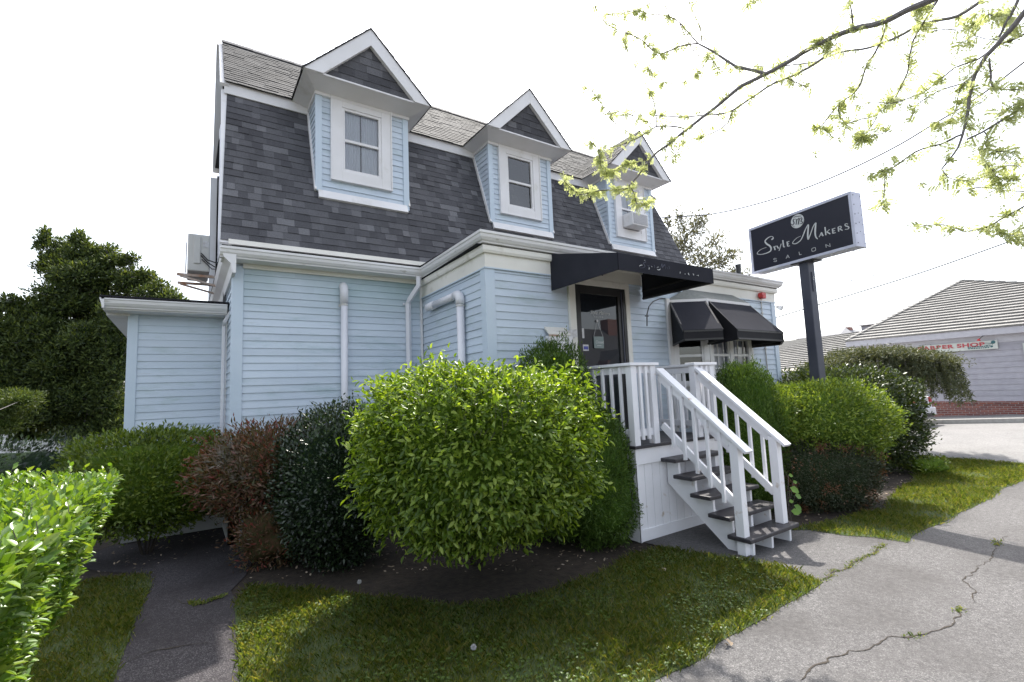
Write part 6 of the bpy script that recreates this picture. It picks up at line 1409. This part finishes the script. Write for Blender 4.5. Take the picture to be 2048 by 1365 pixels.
def tiled(mb, a, b, c_, course=.30):
    """tiled triangle/quad: a,b eave ends, c_ list of upper points (1 or 2, from the b side)"""
    a, b = np.array(a), np.array(b); u = (b-a)/np.linalg.norm(b-a); top = [np.array(t) for t in c_]; w = top[0]-a; n = np.cross(u, w); n /= np.linalg.norm(n)
    if n[2] < 0: n = -n
    v = w-u*(w@u); v /= np.linalg.norm(v)
    poly = [(0,0), (np.linalg.norm(b-a),0)]+[((t-a)@u, (t-a)@v) for t in top]
    shingles(mb, poly, a, u, v, n, course=course, wmin=.30, wmax=.34, thick=.07, base=0, even=True)
    mb.poly([a, b]+top, 1)
ea, eb = np.array([BX,yl+.35,ez]), np.array([BX,yr-.3,ez]); ap = np.array([BX+5.4,apx[1],apx[2]])
mb = MB(); tiled(mb, ea, eb, [ap]); tiled(mb, ea, [BX+14,yl+.35,ez], [[BX+14,apx[1],apx[2]], ap]); tiled(mb, eb, [BX+14,yr-.3,ez], [[BX+14,apx[1],apx[2]], ap])
mb.build('tiled_roof', [M['tile'], M['tiledark']], sh_)
mb = MB()
for p, q in ((ea,ap),(eb,ap)):
    for k in range(22): c0 = p+(q-p)*k/22; c1_ = p+(q-p)*(k+1.1)/22; mb.bar(c0+Z_*.06, c1_+Z_*.03, .22, .05)
mb.build('hip_tiles', M['tile'], sh_)
# left wing
w0, w1 = onX(1558,743,BX+.8), onX(1690,726,BX+.8); wt0, wt1 = onX(1545,690,BX+5), onX(1745,655,BX+5)
mb = MB(); tiled(mb, [BX+.8,w0[1]+3,w0[2]+.0], [BX+.8,w1[1]-.6,w1[2]], [[BX+5,w1[1]-.6,(wt0[2]+wt1[2])/2+.05],[BX+5,w0[1]+3,(wt0[2]+wt1[2])/2-.05]]); mb.build('wing_roof', [M['tile'], M['tiledark']], sh_)
mb = MB(); mb.box((BX+1.2,yl,-1), (BX+1.4,w0[1]+3,1.45)); mb.build('wing_wall', M['brick'], sh_)
mb = MB(); mb.box((BX+1.15,yl,1.45), (BX+1.25,w0[1]+3,w0[2]-.1)); mb.box((BX+.85,yl,w0[2]-.16), (BX+.9,w0[1]+3,w0[2])); mb.build('wing_fascia', M['farwhite'], sh_)
# signboard
sx = BX+.25; g = lambda x, y: onX(x, y, sx)
def cz(x, y): return g(1800+x/6.83, 660+y/6.83)
t = thing('barber_shop_sign', (sx,5,2.5), 'long pale BARBER SHOP signboard with red stencil letters on the grey wall', 'sign')
A_, B_ = cz(1325,132), cz(1340,245); C_ = cz(470,205); zT, zB = (A_[2]+C_[2])/2, B_[2]-.02; yN, yF = A_[1], cz(260,220)[1]
mb = MB(); mb.box((sx-.02,yN,zB), (sx+.05,yF,zT)); mb.build('sign_board', M['board'], t)
hgt = zT-zB
fy = lambda y0, z0: (lambda x, y: np.array([sx-.03, y0-x, z0+y]))
text_mesh('BARBER SHOP', hgt*.62, fy(cz(395,210)[1]+.36, zB+hgt*.42), -X_, 'lettering', M['red'], t, xscale=1.50, spacing=1.10, bold=.008)
mb = MB()
for r_ in range(2):
    x = 0
    while x < .60: w_ = random.uniform(.03,.07); mb.box((sx-.032,cz(930,250)[1]-x-w_,zB+.10-r_*.055), (sx-.021,cz(930,250)[1]-x,zB+.135-r_*.055)); x += w_+.018
mb.build('small_print', M['teal'], t)
mb = MB(); fl = cz(1275,165); mb.tube([(sx-.03,fl[1],fl[2]),(sx-.021,fl[1],fl[2])], .062, 9); fl2 = cz(1255,225); mb.tube([(sx-.03,fl2[1],fl2[2]),(sx-.021,fl2[1],fl2[2])], .035, 9)
for dy, dz in ((.28,.05),(.22,-.06),(.25,0)): mb.bar((sx-.025,fl[1],fl[2]-.04), (sx-.025,fl[1]+dy,fl[2]+dz-.05), .012, .008)
mb.bar((sx-.025,fl[1],fl[2]), (sx-.025,fl2[1],fl2[2]), .012, .008); mb.build('flower_emblem', M['teal'], t)
t = thing('notice_board', (sx,4,2.3), 'pale notice board at the right edge of the barber shop wall', 'sign'); p = cz(1675,180); mb = MB(); mb.box((sx-.02,p[1]-1.2,p[2]-.55), (sx+.05,p[1],p[2])); mb.build('sign_board', M['board'], t); mb = MB(); mb.box((sx-.025,p[1]-1.1,p[2]-.45), (sx-.021,p[1]-.1,p[2]-.38)); mb.build('printed_line', M['red'], t)
# conduit and lamp on the fascia
t = thing('gooseneck_lamp', (BX,4.8,3), 'small red gooseneck lamp above the barber shop sign', 'lamp')
a = cz(1160,85); b = cz(1120,140); mb = MB(); mb.tube([(BX+.2,a[1],a[2]+.02),(BX-.05,a[1],a[2]),(BX-.1,b[1],b[2]+.03)], .015, 6); mb.build('arm', M['blackmetal'], t); mb = MB(); mb.tube([(BX-.1,b[1],b[2]+.05),(BX-.1,b[1]+.02,b[2]-.03)], [.03,.06], 8); mb.build('lamp_head', M['redbox'], t)
# far houses
def far_house(label, xy, dep, w, h_eave, h_ridge, dl, mat, chimney=None):
    c = atD(xy[0], xy[1], dep); t = thing('distant_house', (c[0],c[1],0), label, 'house'); x, y = c[0], c[1]
    mb = MB(); mb.box((x-dl,y-w,-1), (x+dl,y+w,h_eave)); mb.build('wall', M['greywall'], t)
    mb = MB(); mb.poly([(x-dl-.3,y-w-.3,h_eave-.1),(x-dl-.3,y+w+.3,h_eave-.1),(x-dl*.0,y+w*.55,h_ridge),(x-dl*.0,y-w*.55,h_ridge)]); mb.poly([(x+dl+.3,y-w-.3,h_eave-.1),(x+dl+.3,y+w+.3,h_eave-.1),(x,y+w*.55,h_ridge),(x,y-w*.55,h_ridge)])
    mb.poly([(x-dl-.3,y+w+.3,h_eave-.1),(x+dl+.3,y+w+.3,h_eave-.1),(x,y+w*.55,h_ridge)]); mb.poly([(x-dl-.3,y-w-.3,h_eave-.1),(x+dl+.3,y-w-.3,h_eave-.1),(x,y-w*.55,h_ridge)]); rf = mb.build('roof', M['darkroof'], t)
    if chimney: q = onX(*chimney, x); mb = MB(); mb.box((x-.5,q[1]-.45,h_ridge-1.5), (x+.4,q[1]+.45,q[2])); sub(mb, 'chimney', M['brick'], rf)
H_ = lambda x, y, d: atD(x, y, d)[2]
far_house('distant grey roofed house between the barber shop wing and its hip roof', (1860,640), 52, 4.2, H_(1860,640,52)-.2, H_(1860,602,52), 6, M['white'])
far_house('distant grey roofed house with a brick chimney at the right edge', (2080,600), 48, 5.5, H_(2080,612,48), H_(2080,572,48)+.2, 6, M['white'], chimney=(1990,563))
far_house('small distant roof with a chimney just above the wing of the barber shop', (1672,668), 60, 2.2, H_(1672,675,60), H_(1672,656,60), 5, M['white'], chimney=(1694,655))
# red brick house across the main street, seen only as a reflection in the door glass
DXB, DYB = 0, 0
t = thing('brick_house', (33+DXB,-22+DYB,0), 'red brick house with a dark roof across the main street', 'house')
mb = MB(); mb.box((22+DXB,-27+DYB,-.2), (46+DXB,-21+DYB,3.1)); mb.box((30+DXB,-21.001+DYB,-.2), (33+DXB,-19.8+DYB,4.0)); mb.build('wall', M['brick'], t)
mb = MB(); mb.poly([(15+DXB,-20.5+DYB,3.0),(52+DXB,-20.5+DYB,3.0),(50+DXB,-24+DYB,7.3),(17+DXB,-24+DYB,7.3)]); mb.poly([(15+DXB,-27.5+DYB,3.0),(52+DXB,-27.5+DYB,3.0),(50+DXB,-24+DYB,7.3),(17+DXB,-24+DYB,7.3)]); mb.prism([(29.7+DXB,-19.7+DYB,3.3),(33.3+DXB,-19.7+DYB,3.3),(31.5+DXB,-19.7+DYB,5.0)], (0,-3,0)); mb.build('roof', surf('dark_slate_roof', (.05,.05,.055), (.08,.08,.085), scale=3, rough=.9), t)
mb = MB(); mb.box((34+DXB,-24.5+DYB,6.2), (35.4+DXB,-23.5+DYB,8.3)); mb.build('chimney', M['brick'], t)
mb = MB(); mb.box((30.9+DXB,-19.79+DYB,1.4), (32.1+DXB,-19.7+DYB,3.4)); mb.build('window', M['white'], t)
# far wooded line opposite and left so that reflections and horizon are not empty
# white car parked beyond the hedge
def car():
    y0 = onX(1851,820,21.0)[1]; x0, x1 = 20.1, 21.85; zb = slope(21,y0)+.0
    t = thing('parked_car', (21,y0+2.2,zb), 'white parked car, only its rear corner showing past the dark hedge', 'car')
    prof = [(0,.34),(.02,.62),(.06,.95),(.18,1.02),(.42,1.06),(.95,1.42),(1.6,1.50),(2.5,1.47),(3.2,1.05),(4.2,.88),(4.45,.62),(4.48,.32)]
    n = len(prof); v = []; f = []
    for s, inset in ((0,.09),(1,0),(2,0),(3,.09)):
        X = (x0+.0, x0+.10, x1-.10, x1)[s]
        for (a, b) in prof:
            k = (.16 if b > 1.06 else 0); xx = X+(k if s < 2 else -k); v.append((xx, y0+a+(inset if a < 1 else 0)-(inset if a > 4 else 0), zb+b-(inset*.3 if b > 1 else 0)))
    for s in range(3):
        for i in range(n-1): f.append((s*n+i, s*n+i+1, (s+1)*n+i+1, (s+1)*n+i))
        f.append((s*n+n-1, s*n, (s+1)*n, (s+1)*n+n-1))
    f += [tuple(range(n)), tuple(3*n+i for i in range(n))[::-1]]
    mb = MB(); mb.add(v, f); b_ = mb.build('body', M['carpaint'], t, bevel=.03, smooth=False)
    mb = MB(); mb.poly([(x0+.22,y0+.47,zb+1.09),(x1-.22,y0+.47,zb+1.09),(x1-.3,y0+.93,zb+1.41),(x0+.3,y0+.93,zb+1.41)]); 
    for X, s in ((x0+.145,-1),(x1-.145,1)): mb.poly([(X+s*.003,y0+1.0,zb+1.09),(X+s*.003,y0+3.0,zb+1.08),(X+s*.003,y0+2.5,zb+1.40),(X+s*.003,y0+1.15,zb+1.40)])
    sub(mb, 'window', M['blackmetal'], b_)
    for X in (x0+.02, x1-.30): mb = MB(); mb.box((X,y0-.005,zb+.78), (X+.16,y0+.10,zb+.95)); mb.build('tail_lamp', M['redlight'], t, bevel=.01)
    mb = MB(); mb.box((x0+.05,y0-.07,zb+.32), (x1-.05,y0+.06,zb+.60)); mb.build('bumper', M['carpaint'], t, bevel=.03)
    mb = MB(); mb.box((x0+.3,y0-.075,zb+.30), (x1-.3,y0-.0,zb+.42)); mb.box((x0+.62,y0-.02,zb+.70), (x1-.62,y0+.01,zb+.84)); mb.build('licence_panel', M['blackmetal'], t)
    for yy in (.85, 3.65):
        for X in (x0+.02, x1-.22):
            mb = MB(); mb.tube([(X,y0+yy,zb+.32),(X+.2,y0+yy,zb+.32)], .32, 20); w_ = mb.build('wheel', M['rubber'], t)
            mb = MB(); xo = X-.005 if X < 21 else X+.205; mb.tube([(xo-.002,y0+yy,zb+.32),(xo+.004,y0+yy,zb+.32)], .2, 14); sub(mb, 'rim', M['acmetal'], w_)
car()
# white fence far behind the yews
t = thing('vinyl_fence', (-3.6,14.6,0), 'white fence section glimpsed beneath the dark yews', 'fence')
mb = MB()
fa, fb = onZ(20,905,0), onZ(170,905,0); fy_ = 14.5
for k in range(30): x = -5.6+k*.16; mb.box((x,fy_,.05), (x+.15,fy_+.03,1.15))
mb.build('panel', M['fence'], t)
for x in (-5.7,-3.2,-.9): mb = MB(); mb.box((x,fy_-.05,0), (x+.1,fy_+.08,1.3)); mb.build('post', M['fence'], t)

# ================================================================== OVERHEAD WIRES
def wire(label, pts, d0, d1, r):
    q = []; n = len(pts)
    for i in range(n-1):
        p0, p1, p2, p3 = [np.array(pts[max(0, min(n-1, j))], float) for j in (i-1, i, i+1, i+2)]
        for s in range(6): t = s/6; q.append(.5*((2*p1)+(-p0+p2)*t+(2*p0-5*p1+4*p2-p3)*t*t+(-p0+3*p1-3*p2+p3)*t**3))
    q.append(np.array(pts[-1], float)); xs0, xs1 = q[0][0], q[-1][0]
    w = [atD(p[0], p[1], d0+(d1-d0)*(p[0]-xs0)/(xs1-xs0)) for p in q]
    mb = MB(); mb.tube(w, r, 6); o = mb.build('overhead_wire', M['blackmetal']); tag(o, label, 'wire', 'overhead wires')
wire('thick sagging overhead cable running from the fir to the upper right', [(1250,440),(1331,435),(1424,428),(1517,407),(1609,377),(1702,338),(1794,292),(1864,250),(1956,194),(2060,115),(2200,10)], 18, 9, .019)
wire('straight overhead cable passing behind the sign pole above the barber shop', [(1440,669),(1546,637),(1700,590),(1858,540),(2060,468),(2200,415)], 20, 13, .020)
wire('thin overhead cable leaving the right end of the sign', [(1640,530),(1744,491),(1864,444),(2060,364),(2200,305)], 20, 13, .012)
wire('faint thin wire right of the fir low in the sky', [(1400,508),(1505,505),(1740,500),(1900,470),(2060,432)], 26, 20, .009)
